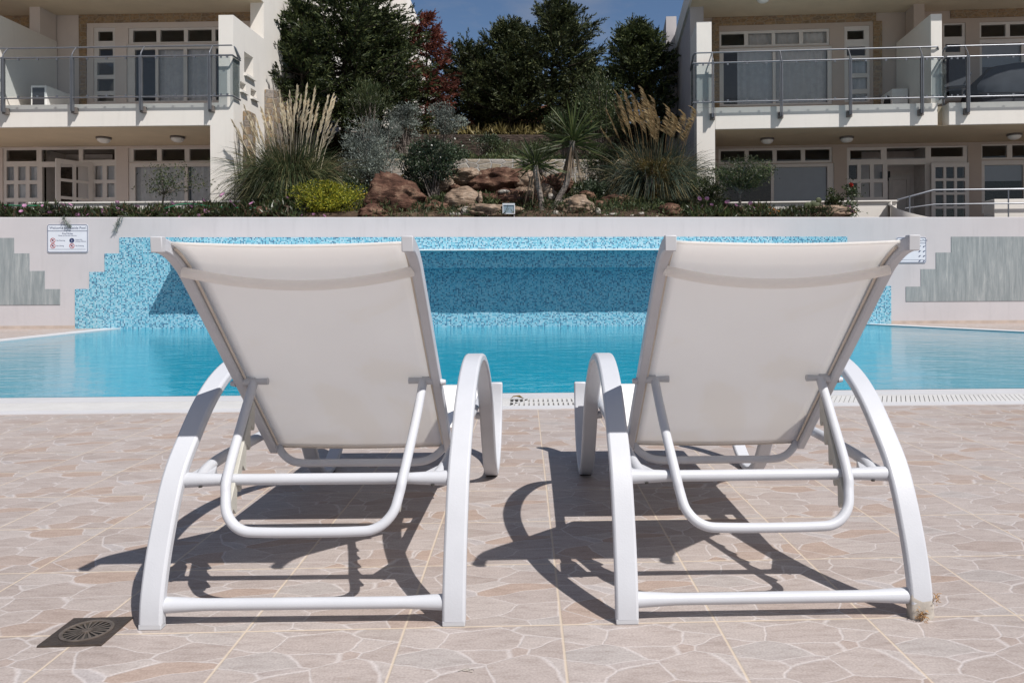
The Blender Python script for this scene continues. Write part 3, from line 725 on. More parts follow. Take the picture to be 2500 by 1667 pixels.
def railing(B, posts, u0, u1, v, zs, ret0=None, ret1=None, glassgap=.04):
    """zs: bracket, bottom rail, mid rail, handrail. posts: u of posts"""
    zb, zr, zm, zh = zs
    r = MB().tube([(u0, v, zm), (u1, v, zm)], .018, 10).tube([(u0, v, zr), (u1, v, zr)], .015, 10)
    r.tube([(u0+.06, v+.13, zh), (u1-.06, v+.13, zh)], .017, 10)
    if ret0: r.tube([(u0, v, zm), (u0, v+ret0, zm)], .02, 8).tube([(u0, v, zr), (u0, v+ret0, zr)], .018, 8).tube([(u0+.06, v+.13, zh), (u0+.02, v+.18, zh-.04), (u0, v+ret0, zm+.03)], .02, 8)
    if ret1: r.tube([(u1, v, zm), (u1, v+ret1, zm)], .02, 8).tube([(u1, v, zr), (u1, v+ret1, zr)], .018, 8).tube([(u1-.06, v+.13, zh), (u1-.02, v+.18, zh-.04), (u1, v+ret1, zm+.03)], .02, 8)
    ed = [u0]+[u for u in posts if u0 < u < u1]+[u1]
    for a, b in zip(ed[:-1], ed[1:]):
        for k in (.22, .5, .78):
            u = a+(b-a)*k; r.box(u-.018, u+.018, v-.012, v+.012, zr+.015, zr+.05).box(u-.018, u+.018, v-.012, v+.012, zm-.05, zm-.015)
    o = r.build('railing', M['steel'], B, smooth=True)
    for u in posts:
        MB().box(u-.024, u-.009, v-.035, v+.035, zb, zm+.02).box(u+.009, u+.024, v-.035, v+.035, zb, zm+.02).tube(smoothpath([(u, v, zm-.04), (u, v, zm+.06), (u, v+.05, zm+.14), (u, v+.13, zh)], 3), .013, 8).build('post', M['steel'], o)
        MB().box(u-.05, u+.05, v+.036, -.001, zb-.03, zb+.09).build('bracket', M['steelbox'], o)
    for a, b in zip(ed[:-1], ed[1:]):
        MB().box(a+glassgap, b-glassgap, v-.004, v+.004, zr+.03, zm-.03).build('glass_panel', M['railglass'], o)
    for re, uu in ((ret0, u0), (ret1, u1)):
        if re: MB().box(uu-.004, uu+.004, v+.03, v+re-.02, zr+.03, zm-.03).build('glass_panel', M['railglass'], o)
    return o
def ceiling_lamp(B, u, v, z):
    l = MB().lathe([(.0, 0), (.15, 0), (.155, -.03), (.14, -.045)], (u, v, z), 20).build('ceiling_lamp', M['steelbox'], B, smooth=True)
    MB().lathe([(.135, -.044), (.125, -.08), (.08, -.115), (.0, -.13)], (u, v, z), 20).build('lamp_glass', M['lampglass'], l, smooth='all')
def door_leaf(B, hinge, ang, w, z0, z1, v, rows, cols, name='door', flip=1):
    """glazed leaf turned by ang about its hinge edge"""
    d = Vector((math.cos(ang), math.sin(ang))); nrm = Vector((-d.y, d.x))
    m = lambda a, b, t: (hinge+d.x*a+nrm.x*t, v+d.y*a+nrm.y*t, b)
    H = z1-z0; ph = (H-.42)/rows; pw = (w-.12)/cols
    panes = [(.06+pw*i+.03, .06+pw*(i+1)-.03, z1-.08-ph*(j+1)+.04, z1-.08-ph*j-.02) for i in range(cols) for j in range(rows)]
    f = MB().holed((0, w, z0, z1), panes, -.025, .025, m).build(name, M['upvc'], B)
    g = MB()
    for a, b, c, e in panes: g.add([m(a, c, 0), m(b, c, 0), m(b, e, 0), m(a, e, 0)], [(0,1,2,3)])
    g.build('pane', M['pane'], f)
    MB().tube([m(w-.05, z0+1.0, -.03), m(w-.05, z0+1.0, -.07), m(w-.16, z0+1.0, -.07)], .009, 8).build('handle', M['steel'], f)
    return f

# ---------- left building
FL = Fr(-6.31, 15.35, -4.1)
BL = thing('apartment_building', 'cream two-storey apartment building with balcony left of the garden', 'building', FL.O, FL.a)
s1 = 2.903
def Lp(x, y, v): return FL.px(x/s1, y/s1, v)
G0 = 1.55                                       # terrace level
SB, ST = 3.95, 4.41                             # balcony slab
RF = 6.97                                       # roof soffit
UL0, ULc = -9.0, .48
FV = 2.05
MB().box(UL0, 0, 0, FV-.005, SB+.003, ST).build('balcony_slab', M['cream'], BL, bevel=.01)
MB().box(UL0, .13, .02, FV-.005, SB-.0, SB+.002).build('soffit', M['soffit'], BL)
MB().box(UL0, ULc-.002, -.35, FV-.002, RF, RF+.003).build('soffit', M['soffit'], BL)
MB().box(UL0, ULc-.002, -.40, 9, RF+.004, RF+.5).build('roof', M['cream'], BL)
MB().box(0.002, ULc-.30, .0, .5, G0-.4, SB-.003).build('column', M['cream'], BL)
MB().box(0.002, ULc-.30, .001, .5, SB-.002, ST).build('column', M['cream'], BL)
# side wall along u = ULc with fin, niches and the open bay under the roof
def zpl(px, py, u):      # pixel on the plane u = const -> (v, z)
    d = ray(px, py); t = ((FL.O-CO).dot(FL.U)+u)/d.dot(FL.U); p = CO+d*t
    return (p-FL.O).dot(FL.V), p.z
n1 = [(596, 126, 618, 176), (586, 198, 600, 216), (612, 215, 626, 233)]
nh = []
for a, b, c, d in n1:
    va, za = zpl(a, b, ULc); vc, _ = zpl(c, b, ULc); _, zb_ = zpl(a, d, ULc); nh.append((va, vc, zb_, za))
opn = (-.001, 1.47, 6.17, RF+.004)
sw = MB().holed((0, 14, G0-.4, RF+.55), nh+[opn], ULc-.30, ULc, MSIDE).build('side_wall', M['cream'], BL)
for va, vc, zb_, za in nh:
    MB().box(ULc-.02, ULc+.06, va-.01, vc+.02, zb_-.075, zb_-.03).build('niche_sill', M['cream'], sw)
# back facade with windows
wins = []
W = lambda *a, **k: wins.append(window(BL, 'window', FL, FV, *a, sc=s1, org=0, **k))
W([(676, 804)], None, (662, 196, 817, 724), 740, holes=[(690, 795, 222, 290), (695, 795, 345, 400), (682, 800, 442, 530), (682, 800, 558, 645), (682, 800, 675, 716)])
W([(938, 1105), (1132, 1300), (1328, 1497), (1522, 1690)], [(215, 298)], (908, 200, 1715, 312), 1000)
W([(950, 1096), (1116, 1296), (1321, 1500), (1525, 1690)], [(350, 715)], (897, 316, 1715, 724), 1000)
uo = lambda x: Lp(x, 600, FV)[0]; zo = lambda x, y: Lp(x, y, FV)[1]
# ground floor: door group (frame) and sliding window
W(None, None, (15, 1048, 822, 1700), 420, holes=[(36, 250, 1060, 1140), (286, 550, 1060, 1145), (580, 805, 1060, 1135)] +
  [(a, b, c, c+98) for a, b in ((36, 90), (118, 172), (200, 254), (662, 718), (748, 803)) for c in (1178, 1302, 1428)] + [(290, 545, 1182, 1690)], open_=(18,))
W([(940, 1106), (1138, 1302), (1336, 1500)], [(1058, 1140)], (905, 1048, 1530, 1152), 1100)
W([(950, 1300), (1322, 1510)], [(1182, 1600)], (905, 1156, 1530, 1700), 1100)
up = [w_ for w_ in wins if w_[2] > 4.0]; gd = [w_ for w_ in wins if w_[2] <= 4.0]
MB().holed((UL0, ULc-.31, ST+.001, RF-.002), [(a, b, max(c, ST+.02), d) for a, b, c, d in up], FV, FV+.22).build('upper_facade', M['cream2'], BL)
MB().holed((UL0, ULc-.31, G0, SB-.002), gd, FV, FV+.22).build('ground_facade', M['cream2'], BL)
for z0, z1 in ((ST+.01, RF-.01), (G0, SB-.01)):
    b = MB(); b.box(UL0, ULc-.35, FV+.24, FV+3.6, z0, z1); b.f = [f for i, f in enumerate(b.f) if i != 2]
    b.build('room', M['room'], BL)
# pale hall behind the open door with an inner door
u0, u1 = uo(288), uo(548)
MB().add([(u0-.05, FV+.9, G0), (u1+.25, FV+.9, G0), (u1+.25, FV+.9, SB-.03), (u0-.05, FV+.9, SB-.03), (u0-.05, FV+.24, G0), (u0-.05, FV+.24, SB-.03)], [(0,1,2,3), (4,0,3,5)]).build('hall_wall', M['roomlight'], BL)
MB().holed((u0+.02, u0+.82, G0, zo(300, 1195)), [(u0+.12, u0+.72, G0+.2, G0+1.0), (u0+.12, u0+.72, G0+1.12, zo(300, 1195)-.12)], FV+.86, FV+.885).build('inner_door', M['upvc'], BL)
door_leaf(BL, uo(652), math.radians(180+62), .78, G0+.02, zo(420, 1160), FV-.01, 4, 2)
# curtains
curtain(BL, uo(940), uo(1300), G0+.1, zo(1100, 1170), FV+.14, M['curtain']); curtain(BL, uo(1330), uo(1520), G0+.1, zo(1100, 1170), FV+.14, M['curtain'])
curtain(BL, uo(1110), uo(1520), ST+.05, zo(1000, 340), FV+.14, M['curtain'])
curtain(BL, uo(30), uo(260), G0+.1, zo(420, 1170), FV+.14, M['curtain']); curtain(BL, uo(655), uo(815), G0+.1, zo(420, 1170), FV+.14, M['curtain'])
# stone bands on the upper facade
zt_ = zo(700, 97); zb_ = zo(700, 166)
MB().box(uo(565), ULc-.35, FV-.03, FV-.001, zb_, RF-.004).build('stone_band', M['stoneband'], BL)
MB().box(uo(565), uo(616), FV-.028, FV-.001, ST+.002, zb_-.001).build('stone_band', M['stoneband'], BL)
MB().box(uo(-160), uo(215), FV-.03, FV-.001, zo(100, 250), RF-.004).build('stone_band', M['stoneband'], BL)
# partition between the flats and a pier above it
up_ = uo(412)
MB().box(up_-.25, up_, .0, FV-.03, ST+.001, 6.36).build('partition', M['cream'], BL, bevel=.008)
MB().box(up_-.26, up_-.02, FV-.55, FV-.032, 6.362, RF-.001).build('pier', M['cream2'], BL)
MB().box(UL0, up_-.26, .3, .5, ST+.001, ST+.9).build('neighbour_parapet', M['cream'], BL)
pu = [Lp(x, 790, -.12)[0] for x in (22, 512, 1000, 1487)]
pz = [Lp(22, 795, -.12)[1], Lp(22, 700, -.12)[1], Lp(22, 415, -.12)[1], Lp(22, 345, 0)[1]]
railing(BL, [pu[0]-1.68*k for k in (2, 1)]+pu, UL0+.3, ULc+.03, -.12, pz, ret1=.36)
for x in (725, 1250): ceiling_lamp(BL, Lp(x, 965, 1.0)[0], 1.05, SB-.002)
# terrace parapet in front
zc = Lp(900, 1432, -.55)[1]
MB().box(Lp(238, 1432, -.55)[0], .9, -.62, -.50, G0-.3, zc-.03).build('terrace_parapet', M['cream'], BL)
MB().box(Lp(238, 1432, -.55)[0]-.03, .93, -.65, -.47, zc-.029, zc).build('parapet_coping', M['cream'], BL)
MB().box(UL0, .9, -.49, FV, G0-.2, G0-.002).build('terrace_floor', M['cream2'], BL)
# stone-faced piers along the side wall
v1, z1_ = zpl(645, 218, ULc)
MB().box(ULc+.002, ULc+.20, v1, v1+1.2, G0-.4, z1_).build('stone_pier', M['rubble'], BL, bevel=.02)
v1, z1_ = zpl(592, 270, ULc)
MB().box(ULc+.002, ULc+.13, v1, v1+.35, G0-.4, z1_).build('stone_pier', M['rubble'], BL, bevel=.02)
# air conditioner
def air_con(fr, u, v, z, wu, wv, h, label, side=True):
    t = thing('air_conditioner', label, 'air conditioner', fr.w(u, v, z), fr.a)
    MB().box(0, wu, 0, wv, .04, h).build('casing', M['ac'], t, bevel=.012)
    if side: MB().box(.04, wu-.04, -.006, -.001, .07, h-.05).build('side_grille', M['acgrille'], t)
    g = MB().lathe([(.02, 0), (.2, 0), (.21, .012), (.22, .012)], (0, 0, 0), 24)
    g.v = [(-.001-z_, wv*.42+x_, h*.5+y_) for x_, y_, z_ in g.v]; g.build('fan_grille', M['acgrille'], t)
    MB().box(.03, .08, .05, wv-.05, 0, .04).box(wu-.08, wu-.03, .05, wv-.05, 0, .04).build('feet', M['dark'], t)
u_, z_ = Lp(218, 728, .75)
air_con(FL, u_, .75, ST, .34, .85, .60, 'white air conditioner standing on the left balcony by the partition')

# ---------- right building
FRR = Fr(4.0, 15.53, -6.5)
BR = thing('apartment_building', 'cream apartment building with two glass balconies right of the garden', 'building', FRR.O, FRR.a)
s2 = 2.8; ox2 = 1660
def Rp(x, y, v): return FRR.px(ox2+x/s2, y/s2, v)
UR1 = 9.0; ul = Rp(115, 800, 0)[0]; uc = Rp(240, 900, 0)[0]
G1 = 1.45
ua, ub = Rp(1762, 750, 0)[0], Rp(1838, 750, 0)[0]
MB().box(uc+.0, ua, 0, FV-.005, SB+.003, ST).build('balcony_slab', M['cream'], BR, bevel=.01)
MB().box(ub, UR1, 0, FV-.005, SB+.003, ST).build('balcony_slab', M['cream'], BR, bevel=.01)
MB().box(ua+.001, ub-.001, .32, FV-.005, SB+.003, ST).build('balcony_recess', M['soffit'], BR)
MB().box(uc+.0, UR1, .02, FV-.005, SB-.0, SB+.002).build('soffit', M['soffit'], BR)
MB().box(ul+.002, UR1, -.35, FV-.002, RF, RF+.003).build('soffit', M['soffit'], BR)
MB().box(ul-.05, UR1, -.40, 9, RF+.004, RF+.5).build('roof', M['cream'], BR)
MB().box(ul, uc-.001, 0, .5, G1-.4, ST).build('column', M['cream'], BR)
uf0, uf1 = Rp(97, 400, 0)[0], Rp(217, 400, 0)[0]
zf = Rp(150, 150, 0)[1]
MB().box(ul, uf1, .001, 1.2, ST+.001, zf).build('fin', M['cream'], BR, bevel=.006)
MB().box(ul, ul+.3, .51, 6.5, G1-.4, ST-.001).build('side_wall', M['shade_render'], BR)
MB().box(ul, ul+.3, 1.21, 6.5, ST, RF-.001).build('side_wall', M['shade_render'], BR)
MB().box(ul-.28, ul-.002, 4.6, 6.6, G1-.4, RF+1.0).build('side_buttress', M['shade_render'], BR)
wins = []
FW = 1.95
W = lambda *a, **k: wins.append(window(BR, 'window', FRR, FW, *a, sc=s2, org=ox2, **k))
W([(285, 443), (470, 630), (655, 818), (845, 1008)], [(226, 305)], (272, 208, 1025, 322), 560)
W([(300, 636), (656, 1012)], [(345, 708)], (272, 326, 1042, 722), 560)
W(None, None, (1125, 178, 1300, 700), 1210, holes=[(1148, 1262, 208, 268), (1145, 1272, 318, 380), (1180, 1284, 412, 500), (1180, 1284, 530, 608), (1180, 1284, 640, 690)])
W(None, None, (1800, 158, 1955, 690), 1880, holes=[(1812, 1935, 168, 250), (1820, 1922, 300, 355), (1822, 1935, 385, 500), (1822, 1935, 525, 660)])
W([(2065, 2232), (2262, 2430), (2460, 2630)], [(168, 250)], (2050, 150, 2660, 262), 2150)
W([(2070, 2340), (2365, 2640)], [(296, 680)], (2050, 266, 2660, 700), 2150)
# ground
W([(278, 442), (470, 634), (662, 828), (856, 1024)], [(1025, 1100)], (262, 1010, 1040, 1116), 740)
W([(288, 622), (642, 1008)], [(1142, 1420)], (262, 1120, 1052, 1460), 740)
W(None, None, (1140, 1002, 1968, 1640), 1540, holes=[(1165, 1375, 1022, 1085), (1415, 1680, 1010, 1085), (1718, 1938, 1012, 1075)] +
  [(a, b, c, c+98) for a, b in ((1155, 1213), (1240, 1300), (1327, 1388)) for c in (1122, 1246, 1372)] + [(1420, 1678, 1125, 1630), (1712, 1945, 1125, 1630)], open_=(12, 13))
W([(2070, 2240), (2275, 2440), (2470, 2640)], [(995, 1078)], (2060, 985, 2665, 1092), 2150)
W([(2085, 2350), (2375, 2640)], [(1128, 1400)], (2060, 1096, 2665, 1460), 2150)
up = [w_ for w_ in wins if w_[2] > 4.0]; gd = [w_ for w_ in wins if w_[2] <= 4.0]
MB().holed((ul+.31, UR1, ST+.001, RF-.002), [(a, b, max(c, ST+.02), d) for a, b, c, d in up], FW, FW+.22).build('upper_facade', M['cream3'], BR)
MB().holed((ul+.31, UR1, G1, SB-.002), gd, FW, FW+.22).build('ground_facade', M['cream3'], BR)
for z0, z1 in ((ST+.01, RF-.01), (G1, SB-.01)):
    b = MB(); b.box(ul+.35, UR1, FW+.24, FW+3.6, z0, z1); b.f = [f for i, f in enumerate(b.f) if i != 2]
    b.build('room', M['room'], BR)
vo = lambda x: Rp(x, 600, FW)[0]; zv = lambda x, y: Rp(x, y, FW)[1]
u0, u1 = vo(1405), vo(1690)
MB().add([(u0-.25, FW+.9, G1), (u1+.05, FW+.9, G1), (u1+.05, FW+.9, SB-.03), (u0-.25, FW+.9, SB-.03), (u1+.05, FW+.24, G1), (u1+.05, FW+.24, SB-.03)], [(0,1,2,3), (4,1,2,5)]).build('hall_wall', M['roomlight'], BR)
MB().holed((u1-.55, u1-.04, G1, zv(1540, 1160)), [(u1-.46, u1-.13, G1+.2, G1+1.0), (u1-.46, u1-.13, G1+1.12, zv(1540, 1160)-.12)], FW+.86, FW+.885).build('inner_door', M['upvc'], BR)
ln = MB().box(u0+.18, u0+.36, FW+.72, FW+.86, zv(1450, 1185), zv(1450, 1140)).lathe([(.02, 0), (.08, .03), (.06, .12), (.0, .15)], (u0+.24, FW+.7, zv(1450, 1215)), 10).build('wall_lantern', M['cover'], BR)
door_leaf(BR, vo(1962), math.radians(180+3), vo(1962)-vo(1700), G1+.02, zv(1830, 1118), FW-.06, 5, 3)
curtain(BR, vo(400), vo(636), ST+.05, zv(560, 335), FW+.14, M['curtainw']); curtain(BR, vo(650), vo(1012), ST+.05, zv(560, 335), FW+.15, M['curtain'])
curtain(BR, vo(450), vo(1012), zv(560, 310), zv(560, 220), FW+.16, M['curtain'])
curtain(BR, vo(1178), vo(1286), ST+.05, zv(1210, 400), FW+.14, M['curtainw'])
MB().box(vo(648), vo(1004), FW+.10, FW+.11, zv(740, 1420), zv(740, 1140)).build('roller_blind', M['blind'], BR)
MB().box(vo(2085), vo(2640), FW+.10, FW+.11, zv(2150, 1235), zv(2150, 1120)).build('roller_blind', M['blind'], BR)
MB().box(vo(2075), vo(2640), FW+.10, FW+.11, zv(2150, 450), zv(2150, 290)).build('roller_blind', M['blind'], BR)
zt_ = zv(760, 165)
MB().box(vo(222), vo(1340), FW-.03, FW-.001, zt_+.0, RF-.004).build('stone_band', M['stoneband'], BR)
MB().box(vo(222), vo(268), FW-.028, FW-.001, ST+.002, zt_-.001).build('stone_band', M['stoneband'], BR)
MB().box(vo(1322), vo(1380), FW-.028, FW-.001, ST+.002, zt_-.001).build('stone_band', M['stoneband'], BR)
MB().box(vo(1850), vo(2640), FW-.03, FW-.001, zv(2000, 125), RF-.004).build('stone_band', M['stoneband'], BR)
ut0, ut1 = Rp(1715, 300, .05)[0], Rp(1792, 300, .05)[0]; zp = Rp(1715, 97, .05)[1]
MB().box(ut0, ut1, .05, FW-.04, ST+.001, zp).build('partition', M['cream'], BR, bevel=.008)
MB().box(vo(1540), vo(1612), FW-.5, FW-.032, ST+.003, RF-.001).build('pier', M['cream3'], BR)
pu = [Rp(x, 600, -.12)[0] for x in (225, 693, 1165, 1655)]
pz = [Rp(693, 795, -.12)[1], Rp(693, 690, -.12)[1], Rp(693, 420, -.12)[1], Rp(693, 348, 0)[1]]
railing(BR, pu, Rp(92, 500, -.12)[0], Rp(1800, 500, -.12)[0], -.12, pz, ret0=.5, ret1=.5)
p2 = Rp(1970, 600, -.12)[0]
railing(BR, [p2, p2+1.75, p2+3.5], Rp(1808, 500, -.1)[0]+.04, UR1-.2, -.12, pz, ret0=.5)
for x, y in ((600, 940), (1145, 932), (2295, 908)): ceiling_lamp(BR, Rp(x, y, 1.0)[0], 1.05, SB-.002)
ceiling_lamp(BR, Rp(560, 0, .9)[0], .75, RF-.002)
u_, _ = Rp(1445, 690, 1.2)
air_con(FRR, u_, 1.15, ST, .34, .7, .60, 'white air conditioner standing on the right balcony behind the glass', False)
# covered table / grill and tilted chair on the far balcony
def covered(fr):
    u, _ = Rp(1990, 640, .75); u2 = u+2.9
    t = thing('covered_grill', 'wide bulky shape under a charcoal cover on the far right balcony', 'covered grill', fr.w((u+u2)/2, .9, ST), fr.a)
    h = Rp(2150, 452, .7)[1]-ST; w = (u2-u)/2
    b = MB(); prof = [(-w, 0, .36, .02), (-w*.98, .55*h, .36, 0), (-w*.55, h, .28, 0)]
    vs = []; n = 16
    rings = [(1.0, 0), (1.0, .30), (.985, .55), (.80, .86), (.70, 1.0)]
    for k, (sc_, zz) in enumerate(rings):
        for i in range(n):
            a = 2*PI*i/n; ex = .45
            cx = math.copysign(abs(math.cos(a))**ex, math.cos(a)); cy = math.copysign(abs(math.sin(a))**ex, math.sin(a))
            j = 1+.03*math.sin(5*a+k)+.02*rng.normal()
            vs.append((cx*w*sc_*j, cy*.42*(sc_*.3+.7)*j, zz*h*(1+.02*math.sin(3*a))))
    fs = [(k*n+i, k*n+(i+1) % n, (k+1)*n+(i+1) % n, (k+1)*n+i) for k in range(len(rings)-1) for i in range(n)]+[tuple(range((len(rings)-1)*n, len(rings)*n))]
    b.add(vs, fs).build('cover', M['cover'], t, smooth=True)
    MB().tube([(-w*.99, -.43, .32*h), (0, -.47, .30*h), (w*.99, -.43, .32*h)], .014, 6).build('cover_cord', M['pad'], t)
    return t
covered(FRR)
u, _ = Rp(1885, 600, .55)
ch = thing('balcony_chair', 'dark sling chair tilted back behind glass beside the covered shape', 'chair', FRR.w(u, .55, ST), FRR.a-.35)
MB().obox((0, .16, .80), (.24, .02, .03), (0, .02, 0), (0, .14, .36)).build('backrest', M['cover'], ch, bevel=.01)
MB().obox((0, -.10, .43), (.24, 0, 0), (0, .24, .03), (0, 0, .015)).build('seat', M['cover'], ch, bevel=.008)
for sx in (-1, 1):
    for sy in (-1, 1): MB().tube([(sx*.23, sy*.22-.06, .43), (sx*.24, sy*.26-.06, 0)], .014, 6).build('leg', M['steel'], ch)
    MB().tube([(sx*.26, -.30, .64), (sx*.26, .12, .66)], .016, 6).build('armrest', M['steel'], ch)
# terrace parapet, ramp and handrail in front of the right building
tw0, tw1 = Rp(318, 1380, -.75)[0], Rp(1475, 1372, -.75)[0]; zc = Rp(900, 1378, -.75)[1]
MB().box(tw0, tw1, -.80, -.66, G1-.3, zc-.032).build('terrace_parapet', M['cream'], BR)
MB().box(tw0-.03, tw1+.02, -.84, -.62, zc-.031, zc).build('parapet_coping', M['cream'], BR, bevel=.008)
MB().box(ul, UR1, -.65, FW, G1-.2, G1-.002).build('terrace_floor', M['cream2'], BR)
# curved ramp wall: coping sweeps from the parapet end down to the right
rp = []
for x, y, v in ((1440, 1378, -.75), (1432, 1395, -1.0), (1450, 1415, -1.2), (1500, 1438, -1.35), (1580, 1462, -1.45), (1700, 1488, -1.5), (1850, 1512, -1.52)):
    uu, zz = Rp(x, y, v); rp.append((uu, v, zz))
rp = smoothpath(rp, 5); rm = MB()
for (a, b_, c), (d, e, f) in zip(rp[:-1], rp[1:]):
    rm.add([(a-.0, b_-.07, c), (d, e-.07, f), (d+.0, e+.09, f), (a+.02, b_+.09, c), (a, b_-.07, G1-.3), (d, e-.07, G1-.3), (d, e+.09, G1-.3), (a+.02, b_+.09, G1-.3)],
           [(0,1,2,3), (0,4,5,1), (3,2,6,7)])
rm.build('ramp_wall', M['cream'], BR, smooth=True, weld=True)
bu0, bz0 = Rp(2130, 1366, -1.0)
MB().box(bu0, UR1, -1.1, -.7, G1-.3, bz0).build('stair_block', M['cream'], BR, bevel=.01)
hr = MB()
h0 = Rp(1485, 1368, -1.2); h1 = Rp(1735, 1300, -1.3); h2 = Rp(2352, 1297, -1.3)
hr.tube([(h0[0], -1.2, h0[1]), (h1[0], -1.3, h1[1]), (h2[0]+1.5, -1.3, h2[1]+.01)], .019, 8)
l0 = Rp(1540, 1425, -1.2); l1 = Rp(1740, 1398, -1.3); l2 = Rp(2352, 1392, -1.3)
hr.tube([(l0[0], -1.2, l0[1]), (l1[0], -1.3, l1[1]), (l2[0]+1.5, -1.3, l2[1]+.01)], .014, 8)
ho = hr.build('handrail', M['steel'], BR, smooth=True)
for x in (1570, 2245, 2800):
    a = Rp(x, 1296 if x > 1700 else 1340, -1.3); MB().tube([(a[0], -1.3, a[1]), (a[0], -1.3, G1-.3)], .013, 8).build('post', M['steel'], ho)

# ---------- white house up the hill behind the trees
hh = thing('hillside_house', 'tall white house wall with sloping edge behind the big conifer', 'house', (-6.4, 27, 0))
pe = atY(1003, 55, 27).x+6.4; pt = atY(988, -5, 27).x+6.4; pb = atY(1022, 195, 27).x+6.4
MB().prism([(-4, 4.5), (pb+.1, 4.5), (pb, 8.1), (pe, 10.2), (pt, 11.1), (pt-.3, 12.2), (-4, 12.2)], 0, 7).build('wall', M['cream'], hh)
MB().box(pt-2.2, pt-1.3, -.02, .1, 9.4, 10.6).build('window', M['acgrille'], hh)

# ------------------------------------------------------------------ garden terrain
def gz(x, y):
    """garden height"""
    mid = 1/(1+math.exp(-(x+5.6)*2.2))*(1/(1+math.exp((x-3.4)*2.4)))
    side = 1.93 if y < 14.6 else 1.5
    if y < 17.3: m = 1.93+(y-13.4)*.30
    elif y < 20.2: m = 3.55+(y-17.3)*.17
    elif y < 26: m = 4.72+(y-20.2)*.24
    else: m = 6.1+(y-26)*.02
    if y > 18.5: side = m
    z = side*(1-mid)+m*mid
    return z+.05*noise.noise(Vector((x*1.3, y*1.3, 0)))
xs_ = np.linspace(-26, 26, 131); ys_ = np.concatenate([np.linspace(13.45, 20.4, 60), np.linspace(20.6, 60, 40)])
V = [(x, y, gz(x, y)-(.10 if y < 13.8 else 0)*0) for y in ys_ for x in xs_]; nx = len(xs_)
V = [(x, y, min(z, 1.90) if y < 13.6 else z) for x, y, z in V]
g_ = MB().add(V, [(j*nx+i, j*nx+i+1, (j+1)*nx+i+1, (j+1)*nx+i) for j in range(len(ys_)-1) for i in range(nx-1)]).build('garden_soil', M['soil'], None, smooth='all')
setp(g_, kind='structure')
# red earth bank behind the trees
bk = MB(); V = []
for j in range(9):
    for i in range(31):
        x = -1+i*.13; y = 22.6+j*.4; z = gz(x, y)+.05+j*.10*math.sin(PI*i/30)**.5+.08*noise.noise(Vector((x*2, y*2, 3))); V.append((x, y, z))
bk.add(V, [(j*31+i, j*31+i+1, (j+1)*31+i+1, (j+1)*31+i) for j in range(8) for i in range(30)])
setp(bk.build('earth_bank', M['redearth'], None, smooth='all'), kind='structure')
# low grey rubble wall and the shade-coloured terrace wall above it
p0, p1 = atY(1095, 388, 16.6), atY(1300, 388, 16.6)
setp(MB().box(p0.x-1.5, p1.x+2.2, 0, .4, 2.2, p0.z).build('stone_wall', M['greystone'], None, bevel=.03, loc=(0, 16.6, 0)), 'low grey rubble stone wall above the big red rocks', 'wall')
p0, p1 = atY(1050, 328, 19.6), atY(1420, 328, 19.6)
setp(MB().box(p0.x-1.2, p1.x+.8, 0, .5, 3.2, p0.z).build('terrace_wall', M['darkwall'], None, bevel=.03, loc=(0, 19.6, 0)), 'dark shaded terrace wall under the conifer trunks', 'wall')

